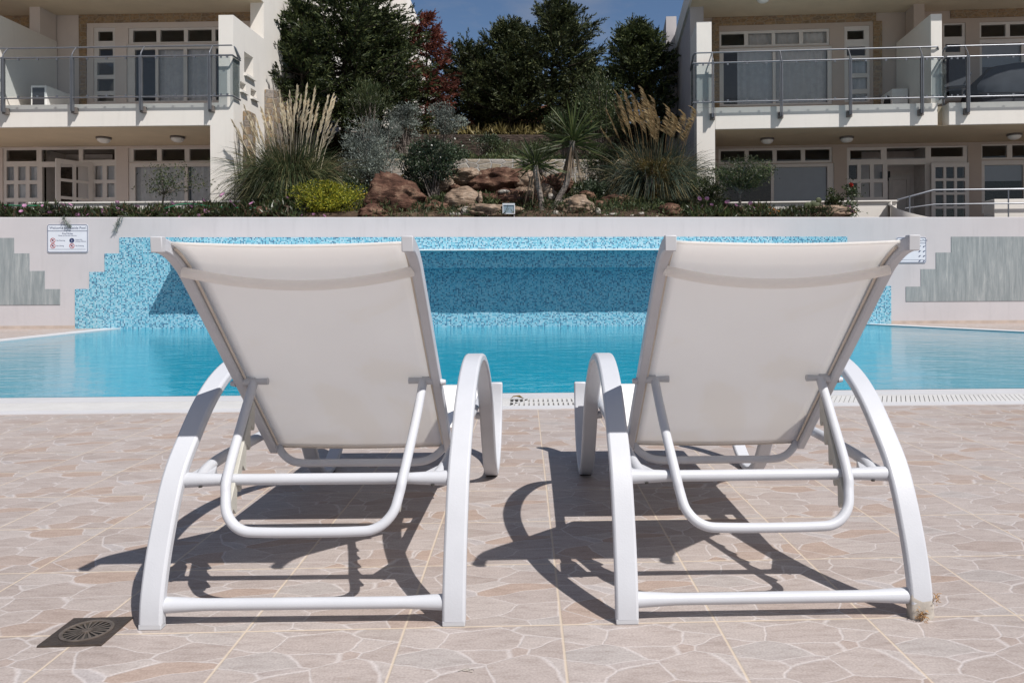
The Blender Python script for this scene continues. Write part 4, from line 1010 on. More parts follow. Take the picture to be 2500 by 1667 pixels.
# ------------------------------------------------------------------ plants
def conifer(px, ybase, Y, ytop, R, label, mat, nb=70, wind=(.25, 0, .0), start=.12, up=.35, group=None, bend=0., power=.8, spr=14, bl=20, blen=.145, lw=.030, name='conifer_tree', droop=.0, boughs=()):
    b = atY(px, ybase, Y); t_ = atY(px, ytop, Y); h = t_.z-b.z
    t = thing(name, label, 'tree', b, 0, group)
    tp = [(bend*k*k, 0, h*k) for k in np.linspace(0, .97, 9)]
    MB().tube(tp, [max(.024*h*(1-k*.95), .008) for k in np.linspace(0, 1, 9)], 8).build('trunk', M['barkd'], t, smooth=True)
    tt = start+(1-start)*np.sort(rng.random(nb)**.9); az = np.arange(nb)*2.39996+rng.normal(0, .4, nb)
    tt[-5:] = np.linspace(.93, .985, 5)
    Lb = R*(np.maximum(1-tt, .0)**power*rng.uniform(.3, 1.3, nb)+.12)
    el = up*(.1+1.2*tt)+rng.normal(0, .16, nb); el[-5:] = rng.uniform(.8, 1.4, 5)
    for k, (bt, ba, bl_, be) in enumerate(boughs): tt[k], az[k], Lb[k], el[k] = bt, ba, bl_, be
    D = np.stack([np.cos(az)*np.cos(el), np.sin(az)*np.cos(el), np.sin(el)], 1)+np.array(wind)*(.3+.7*tt)[:, None]
    D = unit(D); P0 = np.stack([bend*tt**2, 0*tt, tt*h], 1); Z = np.array((0, 0, 1.))
    lm = MB()
    for i in range(nb): lm.tube([P0[i], P0[i]+D[i]*Lb[i]*.55, P0[i]+D[i]*Lb[i]*.95+Z*(.12*Lb[i])], [.018, .01, .004], 4)
    lm.build('limb', M['barkd'], t)
    # sprays alternate along the bough and sweep forward, the tip turns up
    s = (np.arange(spr)+rng.random((nb, spr)))/spr; s = .18+.82*s
    P1 = P0[:, None]+D[:, None]*(Lb[:, None]*s)[..., None]+Z*(Lb[:, None]*s**2*.14)[..., None]
    side = unit(np.cross(D, Z)); sg = np.where(np.arange(spr) % 2 == 0, 1., -1.)[None, :, None]
    D1 = unit(D[:, None]*1.0+side[:, None]*sg*rng.uniform(.3, 1.1, (nb, spr, 1))+rng.normal(0, .28, (nb, spr, 3))+Z*(.22-droop))
    L1 = rng.uniform(.22, .5, (nb, spr))*(1.25-.65*s)*min(R/1.5, 1.25)**.6
    q = (np.arange(bl)+rng.random((nb, spr, bl)))/bl
    P2 = P1[:, :, None]+D1[:, :, None]*(L1[:, :, None]*q)[..., None]
    D2 = unit(D1[:, :, None]*1.0+rng.normal(0, .40, (nb, spr, bl, 3))); wq = (1.15-.7*q).reshape(-1)
    P2 = P2.reshape(-1, 3); D2 = D2.reshape(-1, 3); n = len(P2)
    V, Fq = blades(P2, D2, rng.uniform(.6, 1.3, n)*blen*wq, rng.uniform(.6, 1.3, n)*lw)
    mesh_np('crown', V, Fq, mat, t); return t

conifer(842, 330, 19.0, -90, 1.95, 'largest conifer, dark green and dense, against the white wall', M['conifer'], nb=260, spr=15, bl=18, start=.02, up=.28, power=.42, wind=(.04, 0, 0))
conifer(930, 330, 20.0, 70, 1.5, 'shorter dark conifer filling the edge beside the dead red one', M['conifer'], nb=150, spr=13, start=.05, power=.5, wind=(.1, 0, 0))
conifer(738, 330, 18.0, 40, 1.05, 'slimmer dark conifer rising behind the pale plumes close to the side wall', M['conifer'], nb=90, spr=12, start=.04, up=.4, power=.55, wind=(-.05, 0, 0))
conifer(1042, 318, 21.0, 55, 1.25, 'dead conifer with red brown needles', M['deadneedle'], nb=90, spr=12, bl=16, start=.04, up=.10, wind=(.16, 0, 0), power=.85, lw=.026, droop=.3)
G_ = 'green conifers on the upper terrace'
conifer(1150, 330, 22.0, 150, 1.9, 'shortest green conifer, right beside the dead red one', M['conifer2'], nb=110, start=.07, wind=(.2, 0, .05), group=G_, power=.62)
conifer(1245, 330, 21.5, 82, 1.75, 'green conifer with a narrow top above the grey stone wall', M['conifer2'], nb=150, start=.08, wind=(.2, 0, .05), group=G_, power=.8, boughs=((.5, PI, 1.4, .1), (.47, PI-.2, 1.3, .12)))
conifer(1345, 335, 21.8, 45, 2.15, 'tallest of the terrace conifers with long boughs blown to one side', M['conifer2'], nb=160, start=.07, wind=(.4, 0, .1), bend=.15, group=G_, power=.62, boughs=((.80, 0., 1.25, .35), (.78, .2, 1.05, .45), (.55, -.1, 1.5, .3), (.52, .15, 1.3, .35), (.86, 2.9, .6, .6)))
conifer(1432, 330, 22.5, 190, 1.6, 'low conifer filling the gap behind the tall yucca', M['conifer2'], nb=100, start=.06, wind=(.45, 0, .12), group=G_, power=.6)
conifer(1195, 322, 24.0, 200, 1.9, 'conifer standing deeper between the two trees above the grey stone wall', M['conifer2'], nb=80, start=.05, group=G_, power=.5)
conifer(1552, 350, 20.0, 85, 1.75, 'very dark conifer beside the wall of the right building', M['conifer'], nb=140, start=.05, wind=(.3, 0, .05), group=G_, power=.85, boughs=((.70, 0., 1.0, .2), (.68, .2, .9, .25), (.48, -.1, 1.6, .15), (.45, .2, 1.5, .2)))
conifer(1655, 370, 21.0, 190, 1.2, 'small dark conifer tucked against the right building', M['conifer'], nb=65, start=.05, wind=(.1, 0, .05), group=G_)

def shrub(px, py, Y, wpx, hpx, label, mat, n=5000, leaf=(.05, .022), clumps=26, name='shrub', cat='shrub', stems=6, loose=.35, upb=.3, ground=None, group=None, dpt=.8, shell=.5):
    """px,py: centre of the crown in the photo; wpx,hpx: its size"""
    c = atY(px, py, Y); k = Y/FPX; rx, rz = wpx*k/2, hpx*k/2
    gzv = ground if ground is not None else min(gz(c.x, Y), c.z-rz*.6)
    t = thing(name, label, cat, (c.x, Y, gzv), 0, group); cz = c.z-gzv
    cc = rvec(clumps)*(rng.random((clumps, 1))**.4)*.72; cs = rng.uniform(.22, .46, clumps)
    idx = rng.integers(0, clumps, n); d = rvec(n); d[:, 2] += .25
    P = cc[idx]+d*(cs[idx]*(rng.random(n)*(1-shell)+shell))[:, None]
    lp = P*np.array((rx, rx*dpt, rz))+np.array((0, 0, cz))
    lp[:, 2] = np.maximum(lp[:, 2], .02)
    D = unit(P)*.6+rng.normal(0, .6, (n, 3))+np.array((0, 0, upb))
    V, Fq = blades(lp, D, rng.uniform(.6, 1.4, n)*leaf[0], rng.uniform(.7, 1.3, n)*leaf[1])
    mesh_np('foliage', V, Fq, mat, t)
    if stems:
        m = MB()
        for i in range(stems*3):
            e = cc[i % clumps]*np.array((rx, rx*dpt, rz))+np.array((0, 0, cz)); a = rng.uniform(-.08, .08, 2)
            m.tube(smoothpath([(a[0], a[1], 0), (e[0]*.35+a[0], e[1]*.35, max(e[2]*.5, .02)), (e[0], e[1], max(e[2], .05))], 3), [.014, .012, .01, .009, .008, .006, .004][:7], 5)
        m.build('stems', M['bark'], t)
    return t
shrub(800, 491, 14.0, 200, 100, 'bright yellow green round shrub in the left bed', M['yellowleaf'], 9500, (.045, .022), 60, stems=4, shell=.6, upb=.5)
shrub(895, 392, 16.0, 190, 200, 'grey green feathery shrub between the left pampas grass and the rocks', M['greyleaf'], 8500, (.06, .018), 40, shell=.3, upb=.45)
shrub(1062, 390, 14.7, 195, 120, 'dark glossy leaved shrub on bare stems behind the leaning rock', M['gloss'], 6500, (.055, .03), 30, shell=.35)
shrub(1010, 455, 14.9, 120, 110, 'shadowy undergrowth shrub below the glossy leaved one', M['gloss'], 2500, (.05, .028), 16)
shrub(985, 300, 17.8, 130, 100, 'thin greyish bush with pale dry stems below the dead conifer', M['greyleaf'], 3200, (.06, .02), 22, shell=.2)
shrub(1090, 295, 18.4, 120, 85, 'grey green bush at the foot of the shortest terrace conifer', M['greyleaf'], 3000, (.06, .022), 20)
shrub(1470, 270, 17.2, 190, 200, 'tall loose green bush with upright shoots left of the golden plumes', M['bushleaf'], 6500, (.06, .024), 36, shell=.2, upb=.8)
shrub(1385, 305, 18.0, 130, 120, 'green bush behind the crown of the taller yucca', M['bushleaf'], 3500, (.06, .024), 22, upb=.6)
shrub(1595, 415, 14.5, 110, 85, 'rusty olive shrub in front of the right pampas grass', M['rustleaf'], 4200, (.05, .012), 22, shell=.2, upb=.6)
shrub(1600, 470, 14.6, 130, 90, 'brown withered shrub at the foot of the golden plumes', M['rustleaf'], 2600, (.06, .01), 16, shell=.1)
shrub(1320, 372, 16.2, 110, 70, 'small dark bush between the two yuccas', M['bushleaf'], 2200, (.05, .02), 14)
shrub(1470, 400, 16.0, 160, 130, 'dark green shrub in shade behind the taller yucca trunk', M['bushleaf'], 4000, (.06, .02), 20)
shrub(1235, 362, 18.6, 200, 50, 'low weedy growth along the dark terrace wall', M['bushleaf'], 1600, (.07, .014), 16, upb=.8, stems=0)
shrub(900, 250, 17.6, 150, 110, 'olive brush of thin twigs low in front of the largest conifer', M['bushleaf'], 2600, (.12, .012), 24, shell=.1, upb=1.)
shrub(690, 480, 14.3, 150, 70, 'low leafy growth with pink flecks under the left pampas grass', M['bushleaf'], 2600, (.05, .02), 18)
shrub(1735, 480, 14.4, 130, 90, 'leafy low bush between the right pampas grass and the small tree', M['bushleaf'], 3000, (.06, .02), 18)
shrub(2037, 490, 13.9, 50, 60, 'small rose bush beside the prickly pear', M['bushleaf'], 900, (.045, .026), 10)

shrub(1455, 470, 14.9, 110, 90, 'low dark undergrowth left of the right pampas grass', M['gloss'], 3000, (.06, .02), 18)
shrub(860, 470, 15.2, 120, 90, 'dim undergrowth behind the yellow green shrub', M['gloss'], 2600, (.06, .02), 18)
shrub(1180, 345, 18.9, 150, 60, 'dusky bush low against the dark terrace wall', M['gloss'], 1800, (.06, .022), 14)
shrub(935, 340, 17.0, 120, 120, 'tangled grey bush of dry stems behind the grey green shrub', M['greyleaf'], 2600, (.08, .012), 20, shell=.1, upb=.8)
# pampas grasses
def pampas(px, py, Y, label, leafmat, plumemat, plumes, n=1500, R=1.0, Hh=1.25, nod=0., fat=1.):
    c = atY(px, py, Y); zb = gz(c.x, Y)-.02; t = thing('pampas_grass', label, 'pampas grass', (c.x, Y, zb))
    az = rng.random(n)*2*PI; el = rng.uniform(.85, 1.52, n)
    D = np.stack([np.cos(az)*np.cos(el), np.sin(az)*np.cos(el), np.sin(el)], 1)
    P = np.stack([np.cos(az)*rng.random(n)*.22*R, np.sin(az)*rng.random(n)*.22*R, np.zeros(n)], 1)
    L = rng.uniform(.8, 1.45, n)*Hh
    V, Fq = strips(P, D, L, rng.uniform(.007, .013, n), rng.uniform(.35, 1.1, n)*(1.75-el/1.6), 8)
    V[:, 2] = np.maximum(V[:, 2], .0)
    mesh_np('leaves', V, Fq, leafmat, t)
    for (qx, qy) in plumes:
        e = atY(qx, qy, Y+rng.uniform(-.35, .35)); tip = np.array((e.x-c.x, e.y-Y, e.z-zb)); root = np.array((tip[0]*.5, tip[1]*.5, 0))
        mid = root*.45+tip*.55+np.array((-.04*np.sign(tip[0]), 0, .12)); ln = rng.uniform(.55, .8)*min(tip[2]/2.2, 1.1)
        b3 = tip+np.array((nod*.16, 0, -.03*abs(nod))); tq = tip+np.array((nod*.02, 0, -.16)); tip2 = b3 if nod else tip
        path = [np.array(p) for p in (smoothpath([root, mid, tq, tip2], 6) if nod else smoothpath([root, mid, tip], 8))]
        st = MB().tube([tuple(p) for p in path], [.006]*len(path), 5).v
        m = int(190*fat); q = rng.random(m)
        acc = np.concatenate([[0], np.cumsum([np.linalg.norm(path[i+1]-path[i]) for i in range(len(path)-1)])]); tot = acc[-1]
        sp = tot-ln*(1-q); pos = np.stack([np.interp(sp, acc, [p[k] for p in path]) for k in range(3)], 1)
        ax = unit((path[-1]-path[-4])[None])[0]
        wdt = .34+.45*np.sin(PI*np.clip(q*.9+.05, 0, 1))
        D = ax[None]*1.0+rng.normal(0, .26, (m, 3))*wdt[:, None]*fat+np.array((.12 if tip[0] > 0 else -.05, 0, 0))*(0 if nod else 1)
        V, Fq = blades(pos, D, rng.uniform(.10, .18, m)*(1.15-.5*q), rng.uniform(.014, .024, m))
        sv = np.array([tuple(v) for v in st]); k5 = 5
        sf = np.array([(i*k5+j, i*k5+(j+1) % k5, (i+1)*k5+(j+1) % k5, (i+1)*k5+j) for i in range(len(path)-1) for j in range(k5)])
        V, Fq = join([(V, Fq), (sv, sf)]); mesh_np('plume', V, Fq, plumemat, t)
    return t
pl1 = [(569, 300), (578, 322), (598, 262), (612, 285), (625, 290), (640, 270), (655, 275), (668, 250), (683, 228), (692, 262), (702, 255), (708, 232), (718, 262), (725, 214), (733, 240), (740, 270), (748, 212), (752, 250),
       (760, 290), (768, 218), (775, 260), (790, 282), (800, 240), (812, 236), (816, 244), (808, 262), (822, 300), (806, 310), (648, 300), (590, 305)]
pampas(712, 470, 15.2, 'pampas grass with pale straight plumes beside the left building', M['grass'], M['plume'], pl1, 6500, 1.6, 1.75, 0., .72)
pl2 = [(1490, 268), (1507, 243), (1514, 225), (1520, 232), (1533, 222), (1540, 240), (1552, 226), (1556, 245), (1574, 212), (1580, 225), (1588, 240), (1600, 236), (1604, 262), (1612, 280), (1637, 258), (1648, 276), (1655, 280), (1675, 272),
       (1688, 292), (1700, 262), (1480, 318), (1568, 250), (1595, 258)]
pampas(1600, 470, 15.3, 'pampas grass with golden curved plumes beside the right building', M['grassb'], M['plumeb'], pl2, 6200, 1.6, 1.7, -.5, .5)

# yuccas
def yucca(base, bends, crown, Y, rpx, label, n=110, dead=30):
    pts = [atY(x, y, Y) for x, y in [base]+bends+[crown]]; o = pts[0]
    t = thing('yucca', label, 'yucca', o)
    L = [p-o for p in pts]; L[0].z = -.1
    MB().tube(smoothpath([tuple(p) for p in L], 5), np.interp(np.linspace(0, 1, 5*(len(L)-1)+1), [0, .3, 1], [.075, .055, .06]), 9).build('trunk', M['bark'], t, smooth=True)
    c = np.array(L[-1]); r = rpx*Y/FPX
    az = rng.random(n)*2*PI; el = np.arcsin(rng.uniform(-.42, 1., n)); D = np.stack([np.cos(az)*np.cos(el), np.sin(az)*np.cos(el), np.sin(el)], 1)
    V, Fq = strips(np.tile(c, (n, 1))+D*.04+np.array((0, 0, 1.))*rng.uniform(-.1, .12, n)[:, None], D, rng.uniform(.75, 1.15, n)*r, rng.uniform(.02, .032, n), rng.uniform(-.02, .14, n), 4, side=unit(np.cross(D, rvec(n))))
    mesh_np('leaf_crown', V, Fq, M['yucca'], t)
    az = rng.random(dead)*2*PI; D = np.stack([np.cos(az)*.3, np.sin(az)*.3, -np.ones(dead)], 1)
    V, Fq = strips(np.tile(c, (dead, 1))+np.stack([np.cos(az)*.06, np.sin(az)*.06, rng.uniform(-.25, -.05, dead)], 1), D, rng.uniform(.45, .95, dead)*r*1.1, .022, .05, 3)
    mesh_np('dead_leaves', V, Fq, M['deadleaf'], t); return t
yucca((1322, 532), [(1321, 490), (1312, 445)], (1306, 405), 13.95, 72, 'shorter yucca on a straight pale trunk', 100, 16)
yucca((1338, 532), [(1362, 488), (1385, 440)], (1398, 345), 14.15, 92, 'taller yucca on a leaning trunk with a skirt of dead leaves', 130, 60)

# small tree and sapling
def small_tree(base, fork, cw, Y, label, mat, n, leaf, lean=0., name='small_tree', cat='tree', thin=1.):
    b = atY(*base, Y); f = atY(*fork, Y)-b; cx, cy, w, h = cw; c = atY(cx, cy, Y)-b; k = Y/FPX; rx, rz = w*k/2, h*k/2
    t = thing(name, label, cat, b); f = Vector(f); f.y = 0
    tr = MB().tube(smoothpath([(0, 0, -.1), (f.x*.3+lean, .02, f.z*.5), (f.x, 0, f.z)], 4), np.linspace(.035, .024, 9)*thin, 8)
    tr.build('trunk', M['bark'], t, smooth=True); lb = MB(); P = []; Dd = []
    for i in range(18):
        d = rvec(1)[0]; e = Vector((c.x+d[0]*rx*.9, d[1]*rx*.7, c.z+d[2]*rz*.9)); m_ = Vector((f.x+(e.x-f.x)*.45, e.y*.4, f.z+(e.z-f.z)*.55))
        pts = smoothpath([tuple(f), tuple(m_), tuple(e)], 4); lb.tube(pts, np.linspace(.014, .004, len(pts))*thin, 5)
        for p in pts[3:]:
            for _ in range(n//(18*6)):
                q = np.array(p)+rng.normal(0, .085, 3)*np.array((1.2, 1, .5)); P.append(q); Dd.append(rng.normal(0, 1, 3)+np.array((0, 0, .4)))
    lb.build('branches', M['bark'], t, smooth=True)
    P = np.array(P); V, Fq = blades(P, np.array(Dd), rng.uniform(.6, 1.4, len(P))*leaf[0], rng.uniform(.7, 1.3, len(P))*leaf[1])
    mesh_np('crown', V, Fq, mat, t); return t
small_tree((1808, 532), (1806, 475), (1806, 416, 150, 70), 13.85, 'small grey stemmed tree with airy olive crown in the right bed', M['bushleaf'], 5200, (.055, .016))
small_tree((395, 505), (400, 475), (430, 440, 170, 85), 14.3, 'sparse green sapling with bare twigs in the left flower bed', M['bushleaf'], 900, (.05, .022), name='sapling', thin=.6)

# ice plant carpets, flowers
def carpet(x0, x1, y0, y1, n, label, mat, h=.10):
    x = rng.uniform(x0, x1, n); y = rng.uniform(y0, y1, n)
    z = np.array([gz(a, b) if b > 13.6 else 1.9 for a, b in zip(x, y)])+rng.uniform(-.04, .10, n)+.16*(np.array([noise.noise(Vector((a*2.2, b*2.2, 7))) for a, b in zip(x, y)])+.2)
    D = rng.normal(0, .6, (n, 3))+np.array((0, -.15, .75))
    V, Fq = blades(np.stack([x, y, z], 1), D, rng.uniform(.6, 1.4, n)*h, rng.uniform(.014, .028, n)*(h/.1)**.5)
    o = mesh_np('ice_plant', V, Fq, mat); return setp(o, label, 'ground cover', kind='stuff')
carpet(-11.5, -3.9, 13.40, 14.75, 24000, 'green ice plant carpet along the top of the wall in the left bed', M['iceplant'], .125)
carpet(3.0, 5.6, 13.40, 14.6, 7500, 'green ice plant carpet in the right bed around the small tree', M['iceplant'], .125)
carpet(-3.5, 3.0, 13.8, 19.4, 16000, 'weedy ground growth between the garden rocks', M['bushleaf'], .12)
carpet(-2.9, 3.1, 13.42, 15.3, 6500, 'patchy low weeds over the soil between the front rocks', M['bushleaf'], .085)
o = carpet(-3.2, 5.5, 20.3, 24.5, 7000, 'dry grass on the bank under the conifers', M['drygrass'], .22)

def flower_mesh(mat, r):
    n = 16; V = []; Fs = []
    for k in range(n):
        a = 2*PI*k/n; d = np.array((math.cos(a), math.sin(a), .35)); e = np.array((-math.sin(a), math.cos(a), 0))*.16*r
        b = len(V); V += [d*.15*r, d*.7*r+e, d*r, d*.7*r-e]; Fs.append((b, b+1, b+2, b+3))
    b = len(V); V += [(.2*r*math.cos(2*PI*k/8), .2*r*math.sin(2*PI*k/8), .1*r) for k in range(8)]
    me = bpy.data.meshes.new('flower'); me.from_pydata([tuple(v) for v in V], [], Fs+[tuple(range(b, b+8))]); me.materials.append(mat); return me
def flowers(pts, mat, r, label, group, Y0=13.42):
    me = flower_mesh(mat, r)
    for px, py in pts:
        Y = Y0+max(0, (528-py))*.008; p = atY(px, py, Y); o = bpy.data.objects.new('flower', me); C.objects.link(o)
        o.location = p; o.rotation_euler = (rng.uniform(.5, 1.0), rng.uniform(-.3, .3), rng.uniform(0, 6)); s = rng.uniform(.75, 1.15); o.scale = (s, s, s*1.4); setp(o, label, 'flower', group)
flowers([(10, 508), (52, 517), (105, 504), (103, 517), (122, 520), (152, 501), (170, 501), (216, 524), (252, 514), (251, 521), (286, 495), (287, 512), (335, 506), (298, 516), (485, 527), (496, 490), (440, 530), (420, 498), (537, 481), (545, 476),
         (561, 492), (569, 503), (615, 498), (700, 483), (465, 505), (503, 517), (60, 503), (190, 527), (375, 512), (405, 523)], M['petal'], .048,
        'pink daisy-like flower open in the left ice plant bed', 'pink flowers in the left bed')
flowers([(1707, 486), (1726, 486), (1737, 501), (1742, 520), (1776, 495), (1796, 502), (1832, 498), (1840, 508), (1715, 505)], M['petal'], .048,
        'pink daisy-like flower open in the right ice plant bed', 'pink flowers in the right bed')
flowers([(1880, 508), (1889, 513), (1893, 521), (1882, 522), (1899, 517)], M['petalo'], .04, 'small orange flower low in the right bed', 'orange flowers in the right bed')
flowers([(738, 526), (765, 524), (791, 528)], M['petal'], .035, 'tiny pink flower at the foot of the yellow green shrub', 'pink flowers by the yellow green shrub')

# roses and prickly pear
def rose(px, y0, y1, Y, label, mat, blooms):
    b = atY(px, y0, Y); h = atY(px, y1, Y).z-b.z; t = thing('rose_bush', label, 'rose', b)
    MB().tube(smoothpath([(0, 0, -.1), (.02, 0, h*.5), (-.01, 0, h)], 4), .007, 6).build('stem', M['bark'], t)
    n = 260; P = rng.normal(0, 1, (n, 3))*np.array((.07, .07, .09))+np.array((.02, 0, h*.62)); V, Fq = blades(P, rng.normal(0, 1, (n, 3)), rng.uniform(.04, .07, n), .03)
    mesh_np('foliage', V, Fq, M['bushleaf'], t)
    for bx, bz in blooms:
        m = 40; D = rvec(m); V, Fq = blades(np.tile((bx, -.02, bz*h), (m, 1)), D, .05, .045); mesh_np('bloom', V, Fq, mat, t)
rose(2077, 524, 436, 13.8, 'tall thin rose with a red bloom in front of the door panel', M['petalr'], [(0, .82)])
rose(2072, 531, 500, 13.6, 'low rose with a pink bloom on the wall top', M['petal'], [(.0, .75), (.05, .5)])
pc = atY(1985, 530, 13.8); pr_ = thing('prickly_pear', 'prickly pear cactus of flat green pads in the right bed', 'cactus', pc)
for ang, h0, off, sz in ((0, .0, 0, .10), (.5, .13, .05, .085), (-.55, .13, -.05, .09), (.1, .16, .0, .08), (.95, .06, .10, .07), (-.95, .07, -.10, .08), (.3, .26, .09, .06)):
    g = MB().lathe([(.01, 0), (.55, .18), (.92, .55), (1, .95), (.8, 1.45), (.4, 1.75), (.0, 1.85)], n=14)
    R_m = Matrix.Rotation(ang, 3, 'Y'); g.v = [tuple(R_m @ Vector((x*sz, y*sz*.22, z*sz))+Vector((off, rng.uniform(-.0, .0), h0))) for x, y, z in g.v]
    g.build('pad', M['cactus'], pr_, smooth='all')
mo = atY(2020, 520, 13.75)

# rocks
def rock(px, py, wpx, hpx, Y, mat, label, seed, name='boulder', cat='rock', flat=1., rot=0., group=None, rough=.42, taper=0.):
    c = atY(px, py, Y); k = Y/FPX*(1.14 if wpx > 45 else 1.); rx, rz = wpx*k/2, hpx*k/2
    bm = bmesh.new(); bmesh.ops.create_icosphere(bm, subdivisions=5 if wpx > 50 else 4, radius=1)
    for v in bm.verts:
        p = v.co.copy(); nn = noise.noise(p*1.1+Vector((seed*3.7, 0, 0)))*.9+noise.noise(p*2.6+Vector((0, seed*2.3, 0)))*.45+noise.noise(p*6+Vector((0, 0, seed)))*.22+noise.noise(p*13+Vector((0, seed, 0)))*.11
        # facet the stone a little
        cell = noise.cell_vector(p*1.6+Vector((seed, 0, 0)))
        v.co = p*(1+rough*nn)+Vector(cell)*.05*rough
        v.co = Vector((v.co.x*rx, v.co.y*max(rx*.7, rz*.8), v.co.z*rz))
        if v.co.z > 0: v.co.z *= 1+taper*(.35-.65*(v.co.x/rx+1)/2*1.6)
        v.co.rotate(Matrix.Rotation(rot, 3, 'Y'))
    me = bpy.data.meshes.new(name); bm.to_mesh(me); bm.free(); me.polygons.foreach_set('use_smooth', [True]*len(me.polygons))
    o = link(name, me, mat); o.location = c; return setp(o, label, cat, group)
RR, RT, RP = M['rock_red'], M['rock_tan'], M['rock_pale']
rock(1085, 452, 52, 36, 15.0, RT, 'tan rock showing under the crown of the glossy leaved shrub', 45)
rock(1163, 508, 40, 22, 14.0, RT, 'small tan rock between the round boulder and the flat one', 46)
rock(1290, 478, 60, 40, 14.9, RT, 'tan boulder directly behind the shorter yucca trunk', 47)
rock(1312, 448, 60, 34, 15.4, RR, 'brown boulder between the crowns of the two yuccas', 48)
rock(1300, 500, 70, 44, 14.35, RR, 'shaded red rock behind the bases of the yucca trunks', 41)
rock(1065, 512, 60, 36, 14.1, RR, 'dark red rock in shade left of the round greyish boulder', 42)
rock(1510, 495, 60, 34, 14.6, RR, 'brown rock half hidden in the bluish pampas leaves', 43)
rock(1180, 438, 44, 34, 15.2, RT, 'tan block between the flat slab and the widest red boulder', 44)
rock(975, 490, 130, 122, 14.25, RR, 'big dark red boulder leaning to a peak right of the yellow green shrub', 1, taper=1.)
rock(908, 521, 62, 36, 13.75, RR, 'low rounded red rock against the yellow green shrub', 2)
rock(1130, 491, 76, 58, 14.2, RT, 'round greyish tan boulder with cracked face in the rock garden', 3, rough=.2)
rock(1132, 432, 76, 38, 15.3, RT, 'flat tan slab rock under the grey stone wall', 4)
rock(1232, 446, 150, 62, 15.5, RR, 'widest red brown boulder below the grey stone wall', 5)
rock(1232, 489, 120, 46, 14.75, RR, 'knobbly red boulder carrying a white stone', 6, rough=.5)
rock(1197, 519, 120, 34, 13.85, RT, 'flat tan boulder on the wall top beside the floodlight', 7)
rock(1113, 461, 32, 18, 14.9, RR, 'small orange red rock above the round greyish boulder', 8)
rock(1230, 469, 30, 12, 14.5, RP, 'smooth oval white stone resting on a red boulder', 9, name='white_stone', cat='stone', rough=.08)
rock(1362, 447, 60, 40, 15.0, RR, 'red rock behind the trunk of the taller yucca', 10)
rock(1408, 508, 78, 50, 14.0, RT, 'striped tan boulder right of the yucca trunks', 11)
rock(1463, 503, 44, 28, 14.3, RR, 'rough brown rock at the edge of the bluish grass', 12)
rock(1432, 478, 40, 24, 14.6, RR, 'wedge shaped orange rock behind the striped boulder', 13)
rock(1636, 516, 50, 30, 13.8, RR, 'dark flat topped rock on the wall below the golden plumes', 14)
rock(646, 521, 66, 26, 13.7, RR, 'low reddish rock among the flowers left of the yellow green shrub', 15)
rock(1330, 470, 46, 36, 14.5, RT, 'tan rock between the two yucca trunks', 16)
rock(1172, 485, 12, 34, 14.0, RT, 'slim upright pale stone left of the knobbly red boulder', 17, name='standing_stone', cat='stone', rough=.25)
rock(1285, 440, 60, 40, 15.2, RT, 'tan rock under the fronds of the shorter yucca', 18)
rock(2020, 520, 110, 34, 13.85, M['rock_tan'], 'low mound of dry tan earth under the prickly pear', 19, name='earth_mound', cat='mound')
rock(905, 498, 40, 22, 14.6, RP, 'pale grey stone in shade behind the low rounded rock', 20)
for i, (x, y, w, h) in enumerate([(1137, 515, 26, 22), (1103, 523, 14, 12), (1118, 524, 16, 11), (1460, 516, 14, 18), (1497, 524, 26, 9), (1541, 528, 24, 10), (1566, 522, 16, 9), (1600, 530, 26, 9),
                                  (1356, 520, 16, 14), (1368, 494, 26, 16), (1345, 480, 18, 16), (1330, 527, 12, 8), (1395, 486, 26, 10), (1480, 527, 18, 8), (1245, 526, 9, 9)]):
    rock(x, y, w, h, 13.7 if y > 510 else 14.35, RP, 'pale pebble lying among the garden rocks near the wall top', 30+i, name='pebble', cat='pebble', group='pale pebbles in the rock garden', rough=.18)

# floodlight, hoses, rope, hanging weeds
p = atY(1242, 510, 13.50); k = 13.50/FPX
fl = thing('floodlight', 'small white box floodlight on a thin leg on the wall top', 'floodlight', (p.x, 13.50, 1.88))
z0, z1 = atY(1242, 523, 13.50).z-1.88, atY(1242, 497, 13.50).z-1.88
MB().holed((-15*k, 15*k, z0, z1), [(-13*k, 13*k, z0+.015, z1-.03)], -.03, .09).box(-14.5*k, 14.5*k, .05, .088, z0+.002, z1-.002).build('lamp_housing', M['plastic'], fl)
MB().add([(-13*k, -.015, z0+.015), (13*k, -.015, z0+.015), (13*k, -.015, z1-.03), (-13*k, -.015, z1-.03)], [(0,1,2,3)]).build('lamp_glass', M['floodglass'], fl)
MB().tube([(13*k, .02, z0+.02), (13*k, .02, 0)], .006, 6).build('leg', M['plastic'], fl)
def hose(name, pts, Y, r, mat, label, cat):
    P = []
    for i, (x, y) in enumerate(pts): q = atY(x, y, Y); P.append((q.x, q.y+.05*math.sin(i*2.1), q.z))
    return setp(MB().tube(smoothpath(P, 6), r, 8).build(name, mat, None, smooth=True), label, cat)
hose('garden_hose', [(-40, 498), (20, 501), (75, 503), (110, 503), (140, 509), (160, 514)], 13.75, .011, M['hose'], 'green garden hose lying over the ice plant at the far left', 'hose')
hose('garden_hose', [(345, 520), (380, 514), (410, 508), (440, 499), (470, 498), (530, 506), (620, 508), (690, 507)], 13.7, .009, M['hose'], 'thin green hose running through the flowers toward the yellow green shrub', 'hose')
hose('rope', [(868, 480), (905, 468), (930, 458), (962, 445), (985, 425)], 14.75, .009, M['rope'], 'yellow rope stretched over the leaning dark red boulder', 'rope')
